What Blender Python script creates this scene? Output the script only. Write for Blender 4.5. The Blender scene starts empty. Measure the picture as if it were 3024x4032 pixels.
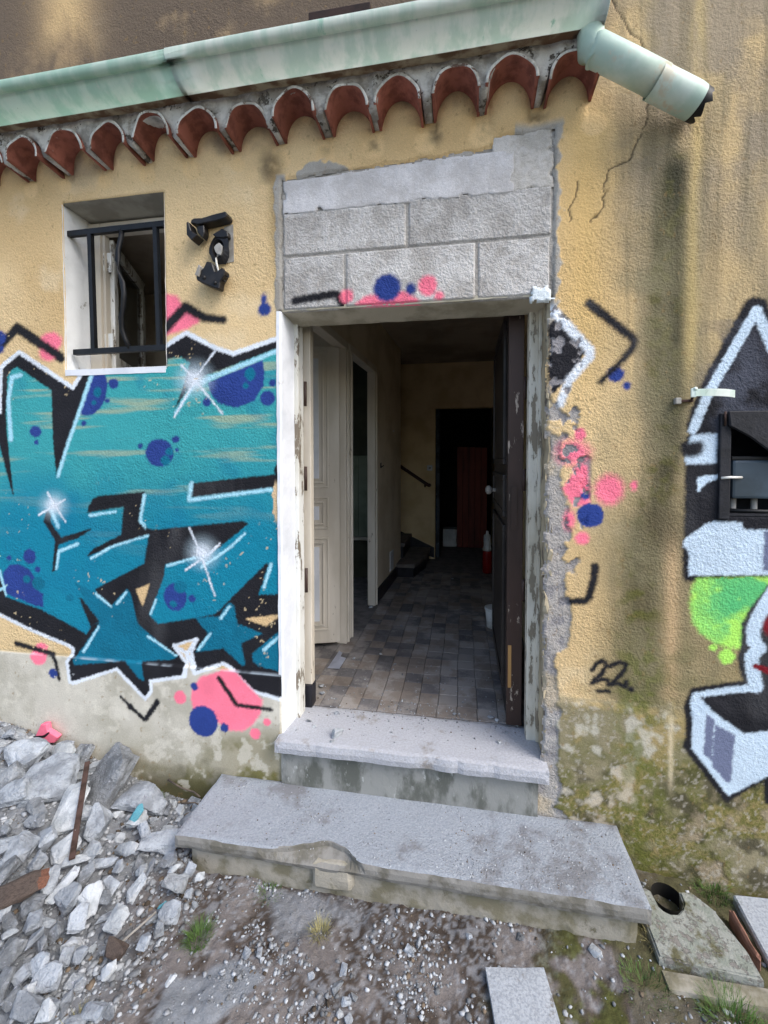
import bpy, bmesh, math, random
import numpy as np
from mathutils import Vector, Matrix, Euler

# ------------------------------------------------------------------ camera, light, exposure
scene = bpy.context.scene
C = scene.collection
R = math.radians
cam_data = bpy.data.cameras.new("camera")
cam = bpy.data.objects.new("camera", cam_data)
C.objects.link(cam)
cam_data.sensor_fit = 'HORIZONTAL'
cam_data.sensor_width = 36.0
cam_data.lens = 36.0 * 1655.0 / 3024.0
cam_data.shift_x = -45.0 / 3024.0
cam_data.shift_y = -158.0 / 3024.0
cam_data.clip_start = 0.05
cam_data.clip_end = 500.0
cam.location = (0.0, -1.8, 1.62)
cam.rotation_euler = (R(90 - 1.55), 0.0, R(9.25))
scene.camera = cam

SUN_EL, SUN_AZ = R(46), R(62)        # azimuth measured from -Y (towards the camera) to +X
sdir = Vector((math.sin(SUN_AZ) * math.cos(SUN_EL), -math.cos(SUN_AZ) * math.cos(SUN_EL), math.sin(SUN_EL)))
world = bpy.data.worlds.new("World")
scene.world = world
world.use_nodes = True
wn = world.node_tree.nodes
sky = wn.new('ShaderNodeTexSky')
sky.sky_type = 'NISHITA'
sky.sun_disc = False
sky.sun_elevation = SUN_EL
sky.sun_rotation = math.atan2(sdir.x, sdir.y)
sky.air_density = 1.0
sky.dust_density = 2.5
sky.ozone_density = 1.2
world.node_tree.links.new(sky.outputs[0], wn['Background'].inputs[0])
wn['Background'].inputs[1].default_value = 0.14
sun_data = bpy.data.lights.new("sun", 'SUN')
sun_data.energy = 1.05
sun_data.angle = R(30)
sun_data.color = (1.0, 0.985, 0.96)
sun = bpy.data.objects.new("sun", sun_data)
C.objects.link(sun)
sun.rotation_euler = sdir.to_track_quat('Z', 'Y').to_euler()
sun.location = (3, -4, 5)
scene.view_settings.view_transform = 'Standard'
scene.view_settings.look = 'None'
scene.view_settings.gamma = 1.0
scene.view_settings.use_curve_mapping = False
scene.view_settings.exposure = 1.14
scene.cycles.max_bounces = 12
scene.cycles.diffuse_bounces = 8

random.seed(7)
rng = np.random.default_rng(11)

# ------------------------------------------------------------------ helpers
def lin(h):
    r = []
    for i in (0, 2, 4):
        v = int(h[i:i + 2], 16) / 255.0
        r.append(v / 12.92 if v <= 0.04045 else ((v + 0.055) / 1.055) ** 2.4)
    return tuple(r)

def tag(o, label=None, cat=None, group=None, kind=None):
    if label: o["label"] = label
    if cat: o["category"] = cat
    if group: o["group"] = group
    if kind: o["kind"] = kind
    return o

def empty(name, loc=(0, 0, 0), label=None, cat=None, group=None, parent=None):
    o = bpy.data.objects.new(name, None)
    C.objects.link(o)
    o.empty_display_size = 0.1
    o.location = loc
    if parent:
        o.parent = parent
    return tag(o, label, cat, group)

def link(name, me, mat=None, parent=None, smooth=False):
    o = bpy.data.objects.new(name, me)
    C.objects.link(o)
    if mat is not None:
        for m in (mat if isinstance(mat, (list, tuple)) else [mat]):
            me.materials.append(m)
    if parent:
        o.parent = parent
        o.matrix_parent_inverse = Matrix.Translation(-parent.location) if parent.type == 'EMPTY' else Matrix.Identity(4)
    if smooth:
        me.polygons.foreach_set('use_smooth', [True] * len(me.polygons))
    return o

def pyd(name, verts, faces, mat=None, parent=None, smooth=False):
    me = bpy.data.meshes.new(name)
    me.from_pydata([tuple(v) for v in verts], [], faces)
    me.update()
    return link(name, me, mat, parent, smooth)

def bmo(name, bm, mat=None, parent=None, smooth=False):
    bmesh.ops.recalc_face_normals(bm, faces=bm.faces[:])
    me = bpy.data.meshes.new(name)
    bm.to_mesh(me)
    bm.free()
    return link(name, me, mat, parent, smooth)

def box_bm(bm, x0, x1, y0, y1, z0, z1, bev=0.0, seg=2, mtx=None, mi=0):
    r = bmesh.ops.create_cube(bm, size=1.0)
    vs = r['verts']
    for v in vs:
        v.co = Vector(((x0 + x1) / 2 + v.co.x * (x1 - x0), (y0 + y1) / 2 + v.co.y * (y1 - y0), (z0 + z1) / 2 + v.co.z * (z1 - z0)))
    fs = {f for v in vs for f in v.link_faces}
    if bev > 0:
        es = {e for v in vs for e in v.link_edges}
        g = bmesh.ops.bevel(bm, geom=list(es), offset=bev, segments=seg, affect='EDGES', profile=0.6)
        fs = fs | set(g['faces'])
        vs = list({v for f in fs if f.is_valid for v in f.verts})
    for f in fs:
        if f.is_valid:
            f.material_index = mi
    if mtx is not None:
        for v in vs:
            v.co = mtx @ v.co
    return vs

def box(name, x0, x1, y0, y1, z0, z1, mat, parent=None, bev=0.004, mtx=None):
    bm = bmesh.new()
    box_bm(bm, x0, x1, y0, y1, z0, z1, bev, 2, mtx)
    return bmo(name, bm, mat, parent)

def rough_box(name, x0, x1, y0, y1, z0, z1, mat, parent=None, cell=0.02, amp=0.004, bev=0.01, seed=0, fn=None):
    """box with subdivided, uneven faces and worn edges"""
    bm = bmesh.new()
    nx, ny, nz = (max(1, int(round((b - a) / cell))) for a, b in ((x0, x1), (y0, y1), (z0, z1)))
    box_bm(bm, x0, x1, y0, y1, z0, z1)
    for ax, n, a, b in ((0, nx, x0, x1), (1, ny, y0, y1), (2, nz, z0, z1)):
        for i in range(1, n):
            co = [0, 0, 0]; co[ax] = a + (b - a) * i / n
            no = [0, 0, 0]; no[ax] = 1
            bmesh.ops.bisect_plane(bm, geom=bm.verts[:] + bm.edges[:] + bm.faces[:], plane_co=co, plane_no=no)
    lo, hi = (x0, y0, z0), (x1, y1, z1)
    P = np.array([v.co[:] for v in bm.verts])
    d = np.stack([fbm3(P * 14 + seed * 7.7 + k * 31, 3) for k in range(3)], 1) * amp
    for v, dd in zip(bm.verts, d):
        ne = 0
        for k in range(3):
            if abs(v.co[k] - lo[k]) < 1e-5 or abs(v.co[k] - hi[k]) < 1e-5:
                ne += 1
        c = Vector(((x0 + x1) / 2, (y0 + y1) / 2, (z0 + z1) / 2))
        if ne >= 2:
            for k in range(3):
                if abs(v.co[k] - lo[k]) < 1e-5: v.co[k] += bev * (0.5 + abs(dd[k]) / amp * 0.6)
                elif abs(v.co[k] - hi[k]) < 1e-5: v.co[k] -= bev * (0.5 + abs(dd[k]) / amp * 0.6)
        v.co += Vector(dd)
        if fn:
            v.co = fn(v.co)
    return bmo(name, bm, mat, parent)

def prism(name, pts, z0, z1, mat, parent=None, bev=0.0):
    bm = bmesh.new()
    vs = [bm.verts.new((p[0], p[1], z0)) for p in pts]
    f = bm.faces.new(vs)
    r = bmesh.ops.extrude_face_region(bm, geom=[f])
    for v in r['geom']:
        if isinstance(v, bmesh.types.BMVert):
            v.co.z = z1
    if bev:
        bmesh.ops.bevel(bm, geom=bm.edges[:], offset=bev, segments=1, affect='EDGES')
    return bmo(name, bm, mat, parent)

def tube_bm(bm, path, rad, n=10, cap=True, rect=None):
    """swept tube; rad may be a list; rect=(a,b) sweeps a rectangle instead"""
    path = [Vector(p) for p in path]
    if not isinstance(rad, (list, tuple)):
        rad = [rad] * len(path)
    rings = []
    up = Vector((0, 0, 1))
    for i, p in enumerate(path):
        t = (path[min(i + 1, len(path) - 1)] - path[max(i - 1, 0)]).normalized()
        ref = up if abs(t.dot(up)) < 0.95 else Vector((0, 1, 0))
        s = t.cross(ref).normalized()
        u = s.cross(t).normalized()
        ring = []
        if rect:
            for a, b in ((-1, -1), (1, -1), (1, 1), (-1, 1)):
                ring.append(bm.verts.new(p + s * rect[0] * a + u * rect[1] * b))
        else:
            for k in range(n):
                an = 2 * math.pi * k / n
                ring.append(bm.verts.new(p + s * rad[i] * math.cos(an) + u * rad[i] * math.sin(an)))
        rings.append(ring)
    m = len(rings[0])
    for a, b in zip(rings, rings[1:]):
        for k in range(m):
            bm.faces.new((a[k], a[(k + 1) % m], b[(k + 1) % m], b[k]))
    if cap:
        bm.faces.new(rings[0][::-1])
        bm.faces.new(rings[-1])

def tube(name, path, rad, mat, parent=None, n=10, cap=True, rect=None, smooth=True):
    bm = bmesh.new()
    tube_bm(bm, path, rad, n, cap, rect)
    return bmo(name, bm, mat, parent, smooth and not rect)

def lathe(name, prof, mat, parent=None, loc=(0, 0, 0), n=24):
    bm = bmesh.new()
    rings = [[bm.verts.new((loc[0] + r * math.cos(2 * math.pi * k / n), loc[1] + r * math.sin(2 * math.pi * k / n), loc[2] + z)) for k in range(n)] for r, z in prof]
    for a, b in zip(rings, rings[1:]):
        for k in range(n):
            bm.faces.new((a[k], a[(k + 1) % n], b[(k + 1) % n], b[k]))
    bm.faces.new(rings[0][::-1])
    if prof[-1][0] > 1e-4:
        bm.faces.new(rings[-1])
    return bmo(name, bm, mat, parent, True)

# ---- numpy noise
def _h(ix, iy, iz):
    n = (ix * 374761393 + iy * 668265263 + iz * 2147483647 + 1013904223) & 0xffffffff
    n = ((n ^ (n >> 13)) * 1274126177) & 0xffffffff
    n = n ^ (n >> 16)
    return (n & 0xffffff) / float(0xffffff)

def vn2(X, Y, seed=0):
    ix = np.floor(X).astype(np.int64); iy = np.floor(Y).astype(np.int64)
    fx = X - ix; fy = Y - iy
    fx = fx * fx * (3 - 2 * fx); fy = fy * fy * (3 - 2 * fy)
    a = _h(ix, iy, seed); b = _h(ix + 1, iy, seed); c = _h(ix, iy + 1, seed); d = _h(ix + 1, iy + 1, seed)
    return (a + (b - a) * fx) * (1 - fy) + (c + (d - c) * fx) * fy

def fbm(X, Y, sc, seed=0, octv=4, sy=1.0):
    """0..1"""
    s = 0.0; a = 0.5; t = 0.0
    for o in range(octv):
        s = s + a * vn2(X * sc + o * 17.3 + seed * 3.1, Y * sc * sy + o * 9.7, seed * 13 + o)
        t += a; a *= 0.5; sc *= 2.03
    return s / t

def fbm3(P, octv=3):
    s = np.zeros(len(P)); a = 0.5
    for o in range(octv):
        Q = P * (2 ** o) + o * 11.3
        i = np.floor(Q).astype(np.int64); f = Q - i; f = f * f * (3 - 2 * f)
        v = 0
        for dx in (0, 1):
            for dy in (0, 1):
                for dz in (0, 1):
                    w = (f[:, 0] if dx else 1 - f[:, 0]) * (f[:, 1] if dy else 1 - f[:, 1]) * (f[:, 2] if dz else 1 - f[:, 2])
                    v = v + w * _h(i[:, 0] + dx, i[:, 1] + dy, i[:, 2] + dz)
        s += a * (v - 0.5) * 2; a *= 0.5
    return s

def ss(x, a, b):
    t = np.clip((x - a) / (b - a), 0, 1)
    return t * t * (3 - 2 * t)

# ------------------------------------------------------------------ materials
def mat(name, col, col2=None, vscale=5.0, rough=0.8, bump=0.25, bscale=70.0, bdist=0.004, chips=None, metal=0.0,
        stretch=None, dirt=None, rnd=0.0, attr=None, spec=0.3, edge=(0.42, 0.62), world=False):
    m = bpy.data.materials.new(name)
    m.use_nodes = True
    nt = m.node_tree; N = nt.nodes; L = nt.links
    b = N['Principled BSDF']
    b.inputs['Roughness'].default_value = rough
    b.inputs['Metallic'].default_value = metal
    b.inputs['Specular IOR Level'].default_value = spec
    tc = N.new('ShaderNodeTexCoord')
    vec = tc.outputs['Object']
    if world:
        vec = N.new('ShaderNodeNewGeometry').outputs['Position']
    if stretch:
        mp = N.new('ShaderNodeMapping'); mp.inputs['Scale'].default_value = stretch
        L.new(vec, mp.inputs[0]); vec = mp.outputs[0]
    def noise(sc, det=5.0, ro=0.6, v=None):
        n = N.new('ShaderNodeTexNoise'); n.inputs['Scale'].default_value = sc
        n.inputs['Detail'].default_value = det; n.inputs['Roughness'].default_value = ro
        L.new(v or vec, n.inputs['Vector']); return n.outputs['Fac']
    def ramp(f, p0, p1):
        r = N.new('ShaderNodeMapRange'); r.interpolation_type = 'SMOOTHSTEP'
        r.inputs[1].default_value = p0; r.inputs[2].default_value = p1
        L.new(f, r.inputs[0]); return r.outputs[0]
    def mix(f, a, c, mode='MIX'):
        x = N.new('ShaderNodeMix'); x.data_type = 'RGBA'; x.blend_type = mode
        if isinstance(f, float): x.inputs[0].default_value = f
        else: L.new(f, x.inputs[0])
        for i, s in ((6, a), (7, c)):
            if isinstance(s, tuple): x.inputs[i].default_value = (*s[:3], 1)
            else: L.new(s, x.inputs[i])
        return x.outputs[2]
    if attr:
        at = N.new('ShaderNodeAttribute'); at.attribute_name = attr
        c = at.outputs['Color']
        g = ramp(noise(220, 3), 0.25, 0.75)
        c = mix(0.22, c, mix(g, (0.45, 0.45, 0.45), (1.35, 1.35, 1.35)), 'MULTIPLY')
    else:
        c = mix(ramp(noise(vscale), *edge), tuple(col), tuple(col2 or [v * 0.72 for v in col]))
    if dirt:
        c = mix(ramp(noise(dirt[1], 6, 0.7), dirt[2], dirt[2] + 0.12), c, tuple(dirt[0]))
    hgt = noise(bscale, 6, 0.65)
    if chips:
        cf = ramp(noise(chips[1], 7, 0.72), chips[2], chips[2] + 0.025)
        c = mix(cf, c, tuple(chips[0]))
        mm = N.new('ShaderNodeMath'); mm.operation = 'MULTIPLY_ADD'
        L.new(cf, mm.inputs[0]); mm.inputs[1].default_value = -0.6; L.new(hgt, mm.inputs[2]); hgt = mm.outputs[0]
    if rnd:
        oi = N.new('ShaderNodeObjectInfo')
        r = N.new('ShaderNodeMapRange'); r.inputs[3].default_value = 1 - rnd; r.inputs[4].default_value = 1 + rnd
        L.new(oi.outputs['Random'], r.inputs[0])
        c = mix(1.0, c, r.outputs[0], 'MULTIPLY')
    L.new(c, b.inputs['Base Color'])
    if bump:
        bp = N.new('ShaderNodeBump'); bp.inputs['Strength'].default_value = bump; bp.inputs['Distance'].default_value = bdist
        L.new(hgt, bp.inputs['Height'])
        L.new(bp.outputs[0], b.inputs['Normal'])
    return m

def wall_material():
    m = bpy.data.materials.new("painted_stucco")
    m.use_nodes = True
    nt = m.node_tree; N = nt.nodes; L = nt.links
    b = N['Principled BSDF']
    b.inputs['Roughness'].default_value = 0.86
    b.inputs['Specular IOR Level'].default_value = 0.22
    tc = N.new('ShaderNodeTexCoord')
    at = N.new('ShaderNodeAttribute'); at.attribute_name = 'col'
    at2 = N.new('ShaderNodeAttribute'); at2.attribute_name = 'rel'
    n1 = N.new('ShaderNodeTexNoise'); n1.inputs['Scale'].default_value = 95; n1.inputs['Detail'].default_value = 3; n1.inputs['Roughness'].default_value = 0.55
    n2 = N.new('ShaderNodeTexNoise'); n2.inputs['Scale'].default_value = 330; n2.inputs['Detail'].default_value = 3
    n3 = N.new('ShaderNodeTexVoronoi'); n3.inputs['Scale'].default_value = 120; n3.feature = 'SMOOTH_F1'
    for n in (n1, n2, n3):
        L.new(tc.outputs['Object'], n.inputs['Vector'])
    n0 = N.new('ShaderNodeTexNoise'); n0.inputs['Scale'].default_value = 22; n0.inputs['Detail'].default_value = 4; n0.inputs['Distortion'].default_value = 0.8
    L.new(tc.outputs['Object'], n0.inputs['Vector'])
    a = N.new('ShaderNodeMath'); a.operation = 'MULTIPLY_ADD'
    L.new(n2.outputs['Fac'], a.inputs[0]); a.inputs[1].default_value = 0.5; L.new(n1.outputs['Fac'], a.inputs[2])
    a2 = N.new('ShaderNodeMath'); a2.operation = 'MULTIPLY_ADD'
    L.new(n3.outputs['Distance'], a2.inputs[0]); a2.inputs[1].default_value = 0.3; L.new(a.outputs[0], a2.inputs[2])
    a3 = N.new('ShaderNodeMath'); a3.operation = 'MULTIPLY_ADD'
    L.new(n0.outputs['Fac'], a3.inputs[0]); a3.inputs[1].default_value = 1.1; L.new(a2.outputs[0], a3.inputs[2]); a2 = a3
    st = N.new('ShaderNodeMath'); st.operation = 'MULTIPLY'
    L.new(at2.outputs['Fac'], st.inputs[0]); st.inputs[1].default_value = 1.0
    bp = N.new('ShaderNodeBump'); bp.inputs['Distance'].default_value = 0.0085
    L.new(st.outputs[0], bp.inputs['Strength']); L.new(a2.outputs[0], bp.inputs['Height'])
    L.new(bp.outputs[0], b.inputs['Normal'])
    r = N.new('ShaderNodeMapRange'); r.inputs[1].default_value = 0.3; r.inputs[2].default_value = 0.72
    r.inputs[3].default_value = 0.82; r.inputs[4].default_value = 1.12
    L.new(n2.outputs['Fac'], r.inputs[0])
    x = N.new('ShaderNodeMix'); x.data_type = 'RGBA'; x.blend_type = 'MULTIPLY'; x.inputs[0].default_value = 1.0
    L.new(at.outputs['Color'], x.inputs[6]); L.new(r.outputs[0], x.inputs[7])
    L.new(x.outputs[2], b.inputs['Base Color'])
    return m

MW = wall_material()
M_WHITE = mat("old_white_plaster_paint", lin('e0e3e8'), lin('d0d4da'), 4, 0.75, 0.3, 90, 0.003, dirt=(lin('a39d90'), 9, 0.66))
M_CREAM = mat("cream_wood_paint", lin('d5cdbf'), lin('bfb6a6'), 3, 0.5, 0.18, 40, 0.002, chips=(lin('7d7365'), 16, 0.655), stretch=(1, 1, 0.25))
M_CREAMPEEL = mat("peeling_white_wood", lin('dedfdb'), lin('cccac0'), 5, 0.6, 0.5, 40, 0.004, chips=(lin('7a7062'), 20, 0.545), stretch=(1, 1, 0.3))
M_PEELB = mat("peeling_beige_wood", lin('d9d3c4'), lin('c3bba8'), 6, 0.65, 0.7, 50, 0.005, chips=(lin('8d8372'), 24, 0.545), stretch=(1, 1, 0.28))
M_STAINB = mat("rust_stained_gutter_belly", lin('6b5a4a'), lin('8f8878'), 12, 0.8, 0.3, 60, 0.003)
M_OCHRE = mat("ochre_plaster", lin('d3ae74'), lin('bb955d'), 12, 0.9, 0.7, 90, 0.006)
M_PANEL = mat("pale_door_panel", lin('dcdfe4'), lin('c9cdd3'), 3, 0.5, 0.1, 50, 0.002, dirt=(lin('a8a49b'), 12, 0.66))
M_BROWN = mat("worn_brown_door_paint", lin('40302a'), lin('2e231e'), 4, 0.5, 0.3, 50, 0.003, chips=(lin('a89a8c'), 16, 0.60), stretch=(1, 1, 0.3))
M_BLACKDOOR = mat("dark_door_paint", lin('3a3532'), lin('2a2624'), 4, 0.4, 0.12, 40, 0.002, chips=(lin('6b5a4c'), 26, 0.74))
M_CEMENT = mat("cement", lin('aaa69d'), lin('8f8a80'), 6, 0.9, 0.6, 120, 0.004, dirt=(lin('6c675e'), 14, 0.64))
M_SOFFIT = mat("lintel_cement", lin('b9b29f'), lin('9d9683'), 6, 0.9, 0.6, 110, 0.004)
M_STONE = mat("threshold_stone", lin('b6b8bf'), lin('a6a7ab'), 110, 0.85, 0.8, 130, 0.006, dirt=(lin('918c86'), 5, 0.54), edge=(0.3, 0.7))
M_STONEF = mat("pale_threshold_edge", lin('c2c3c4'), lin('a8a9aa'), 14, 0.85, 0.6, 130, 0.003, dirt=(lin('5d5a52'), 11, 0.66))
M_RISER = mat("stained_riser", lin('8b8c88'), lin('5d5f59'), 11, 0.9, 0.5, 120, 0.003, dirt=(lin('b4b6b3'), 20, 0.6), stretch=(1, 1, 0.5))
M_STEP = mat("concrete_step", lin('abb1b9'), lin('979da5'), 130, 0.9, 1.0, 160, 0.010, dirt=(lin('86878a'), 3.5, 0.52), edge=(0.3, 0.7))
M_STEPSIDE = mat("darker_slab_side", lin('85837e'), lin('66635a'), 12, 0.9, 0.7, 120, 0.004, dirt=(lin('a5a5a6'), 30, 0.64))
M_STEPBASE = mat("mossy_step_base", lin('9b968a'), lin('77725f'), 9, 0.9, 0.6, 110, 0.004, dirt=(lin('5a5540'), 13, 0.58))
M_TILE_RED = mat("terracotta_paint", lin('9c6254'), lin('7d4c41'), 16, 0.85, 0.6, 60, 0.005, dirt=(lin('4a322d'), 16, 0.62), rnd=0.22, world=True, chips=(lin('a58474'), 30, 0.68))
M_RIM = mat("whitewashed_rim", lin('d3d0c8'), lin('aaa59a'), 20, 0.8, 0.5, 120, 0.003, chips=(lin('6e5a50'), 26, 0.56))
M_MORTAR = mat("weathered_whitewash", lin('c3c0b9'), lin('8e8a83'), 12, 0.9, 0.8, 90, 0.006, chips=(lin('57524a'), 15, 0.575), dirt=(lin('8a847a'), 7, 0.52))
M_GUTTER = mat("mint_gutter_paint", lin('e6ece5'), lin('cfdfd5'), 9, 0.5, 0.2, 30, 0.003, chips=(lin('5d6963'), 22, 0.69), stretch=(1.6, 1, 0.22), dirt=(lin('a9d0c0'), 13, 0.6))
M_GUTTER2 = mat("mint_gutter_paint_greener", lin('d3e4d9'), lin('bcd8ca'), 9, 0.5, 0.2, 30, 0.003, chips=(lin('5d6963'), 22, 0.7), stretch=(1.6, 1, 0.22), dirt=(lin('d3dcd3'), 12, 0.58))
M_PIPE = mat("faded_mint_pipe", lin('cbdacf'), lin('b4cbbd'), 6, 0.5, 0.12, 40, 0.002, dirt=(lin('c9c6b2'), 9, 0.55), chips=(lin('66706a'), 18, 0.7))
M_BLACK = mat("black_paint", lin('1b1c1f'), lin('131416'), 12, 0.5, 0.25, 90, 0.002, chips=(lin('4b4a49'), 45, 0.72))
M_PLASTIC = mat("broken_black_plastic", lin('1d1c1d'), lin('2a2726'), 18, 0.4, 0.2, 60, 0.002)
M_GREY = mat("dusty_grey_plastic", lin('8f8b84'), lin('a9a69f'), 20, 0.6, 0.2, 80, 0.002)
M_WIRE = mat("white_cable", lin('d9d8d2'), lin('c6c4bc'), 20, 0.5, 0.0)
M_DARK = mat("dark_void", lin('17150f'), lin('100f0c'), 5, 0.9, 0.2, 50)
M_INT = mat("interior_wall_paint", lin('d9cdb9'), lin('c6b9a3'), 2.5, 0.8, 0.2, 60, 0.003, dirt=(lin('857a68'), 5, 0.7))
M_INT2 = mat("interior_wall_ochre", lin('e0c89c'), lin('d0b688'), 2.5, 0.8, 0.2, 60, 0.003)
M_CEIL = mat("interior_ceiling_paint", lin('a89b8a'), lin('8d8172'), 2.0, 0.9, 0.2, 60, 0.003)
M_BASEB = mat("black_skirting", lin('25242b'), lin('1b1b20'), 8, 0.4, 0.1, 60, 0.002)
M_TA = mat("floor_tile_brown", lin('857b72'), lin('736a62'), 16, 0.85, 0.12, 90, 0.001, rnd=0.12, dirt=(lin('97918b'), 4, 0.45), world=True)
M_TB = mat("floor_tile_slate", lin('6a6767'), lin('595757'), 16, 0.85, 0.12, 90, 0.001, rnd=0.12, dirt=(lin('8c8783'), 4, 0.45), world=True)
M_GROUT = mat("dusty_grout", lin('807b78'), lin('6b6764'), 12, 0.9, 0.5, 120, 0.003)
M_GREEN = mat("pale_green_boards", lin('8f9a88'), lin('7c8876'), 4, 0.6, 0.1, 40, 0.002)
M_STAIR = mat("stair_stone", lin('77716c'), lin('5d5854'), 8, 0.7, 0.2, 60, 0.002)
M_REDWOOD = mat("red_brown_planks", lin('7a3526'), lin('552318'), 5, 0.55, 0.3, 40, 0.003, stretch=(1, 1, 0.15))
M_RAIL = mat("dark_red_handrail", lin('3f1a16'), lin('2c1210'), 6, 0.4, 0.1, 40, 0.002)
M_RED = mat("red_enamel", lin('a3201c'), lin('841714'), 8, 0.35, 0.05, 40, 0.001)
M_GLASS = mat("dusty_window_glass", lin('2a2d2c'), lin('3c403d'), 6, 0.12, 0.05, 30, 0.001, spec=0.6)
M_METER = mat("grey_meter_housing", lin('46545f'), lin('38434b'), 4, 0.35, 0.1, 40, 0.002, dirt=(lin('5d6360'), 5, 0.62))
M_SILVERB = mat("silver_sprayed_box", lin('c3d2e2'), lin('a9b9cb'), 14, 0.6, 0.5, 90, 0.004)
M_BLACKB = mat("black_sprayed_box", lin('25262c'), lin('1a1b20'), 12, 0.6, 0.5, 70, 0.005, chips=(lin('6b6d73'), 40, 0.74))
M_ROCK = mat("broken_concrete", lin('a9afb6'), lin('878c92'), 14, 0.95, 1.0, 60, 0.016, rnd=0.18, dirt=(lin('77757c'), 34, 0.6), world=True)
M_ROCKW = mat("pale_plaster_rubble", lin('bcc0c3'), lin('9fa4a8'), 14, 0.95, 1.0, 70, 0.012, rnd=0.12, dirt=(lin('94929a'), 30, 0.6), world=True)
M_ROCKD = mat("dusty_mortar_rubble", lin('979b9f'), lin('75787b'), 18, 0.95, 1.0, 80, 0.018, rnd=0.2, dirt=(lin('bfc1ca'), 60, 0.58), world=True)
M_ROCKB = mat("brown_stone_rubble", lin('564b44'), lin('433a35'), 10, 0.9, 0.5, 70, 0.004)
M_ORANGE = mat("terracotta_break", lin('75503f'), lin('5c3f33'), 14, 0.9, 0.5, 90, 0.003)
M_TURQ = mat("turquoise_painted_face", lin('4a8f9f'), lin('6ea7b0'), 14, 0.7, 0.4, 90, 0.003, chips=(lin('b9bcc0'), 26, 0.6))
M_PINKR = mat("pink_painted_face", lin('f2788f'), lin('e96a84'), 14, 0.8, 0.4, 90, 0.003, chips=(lin('c9bfc0'), 30, 0.68))
M_RUST = mat("rusty_iron", lin('4c3a34'), lin('33261f'), 16, 0.85, 0.5, 90, 0.003)
M_TWIG = mat("dry_twig", lin('4d453e'), lin('655a4f'), 20, 0.9, 0.3, 90)
M_GRASS = mat("grass_blade", lin('5c7a3a'), lin('42592b'), 9, 0.7, 0.0, rnd=0.1)
M_STRAW = mat("dry_grass_blade", lin('9a9367'), lin('7e774f'), 9, 0.7, 0.0)
M_PAPER = mat("torn_paper", lin('d4d9e6'), lin('c6cbd8'), 9, 0.8, 0.1, 60)
M_SLAB = mat("pale_paver", lin('a9aeb4'), lin('93989e'), 120, 0.9, 0.8, 140, 0.004, dirt=(lin('77736f'), 18, 0.6))
M_DRAIN = mat("flaking_drain_paint", lin('94968f'), lin('84897f'), 26, 0.95, 0.9, 90, 0.006, chips=(lin('817d77'), 34, 0.54), dirt=(lin('5f5c44'), 7, 0.50))
M_BRICKR = mat("brick_red_edge", lin('7f5c4e'), lin('66483c'), 14, 0.9, 0.5, 90, 0.003)
M_ATTR = mat("gravel_colour", (1, 1, 1), rough=0.95, attr='col', bump=0.4, bscale=160, bdist=0.003)
M_GROUND = mat("dirt_and_dust", (1, 1, 1), rough=0.97, attr='col', bump=0.9, bscale=150, bdist=0.006)
M_BUCKET = mat("white_bucket_plastic", lin('d5d6d2'), lin('bdbeb9'), 8, 0.45, 0.05, 40, 0.001)

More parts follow.
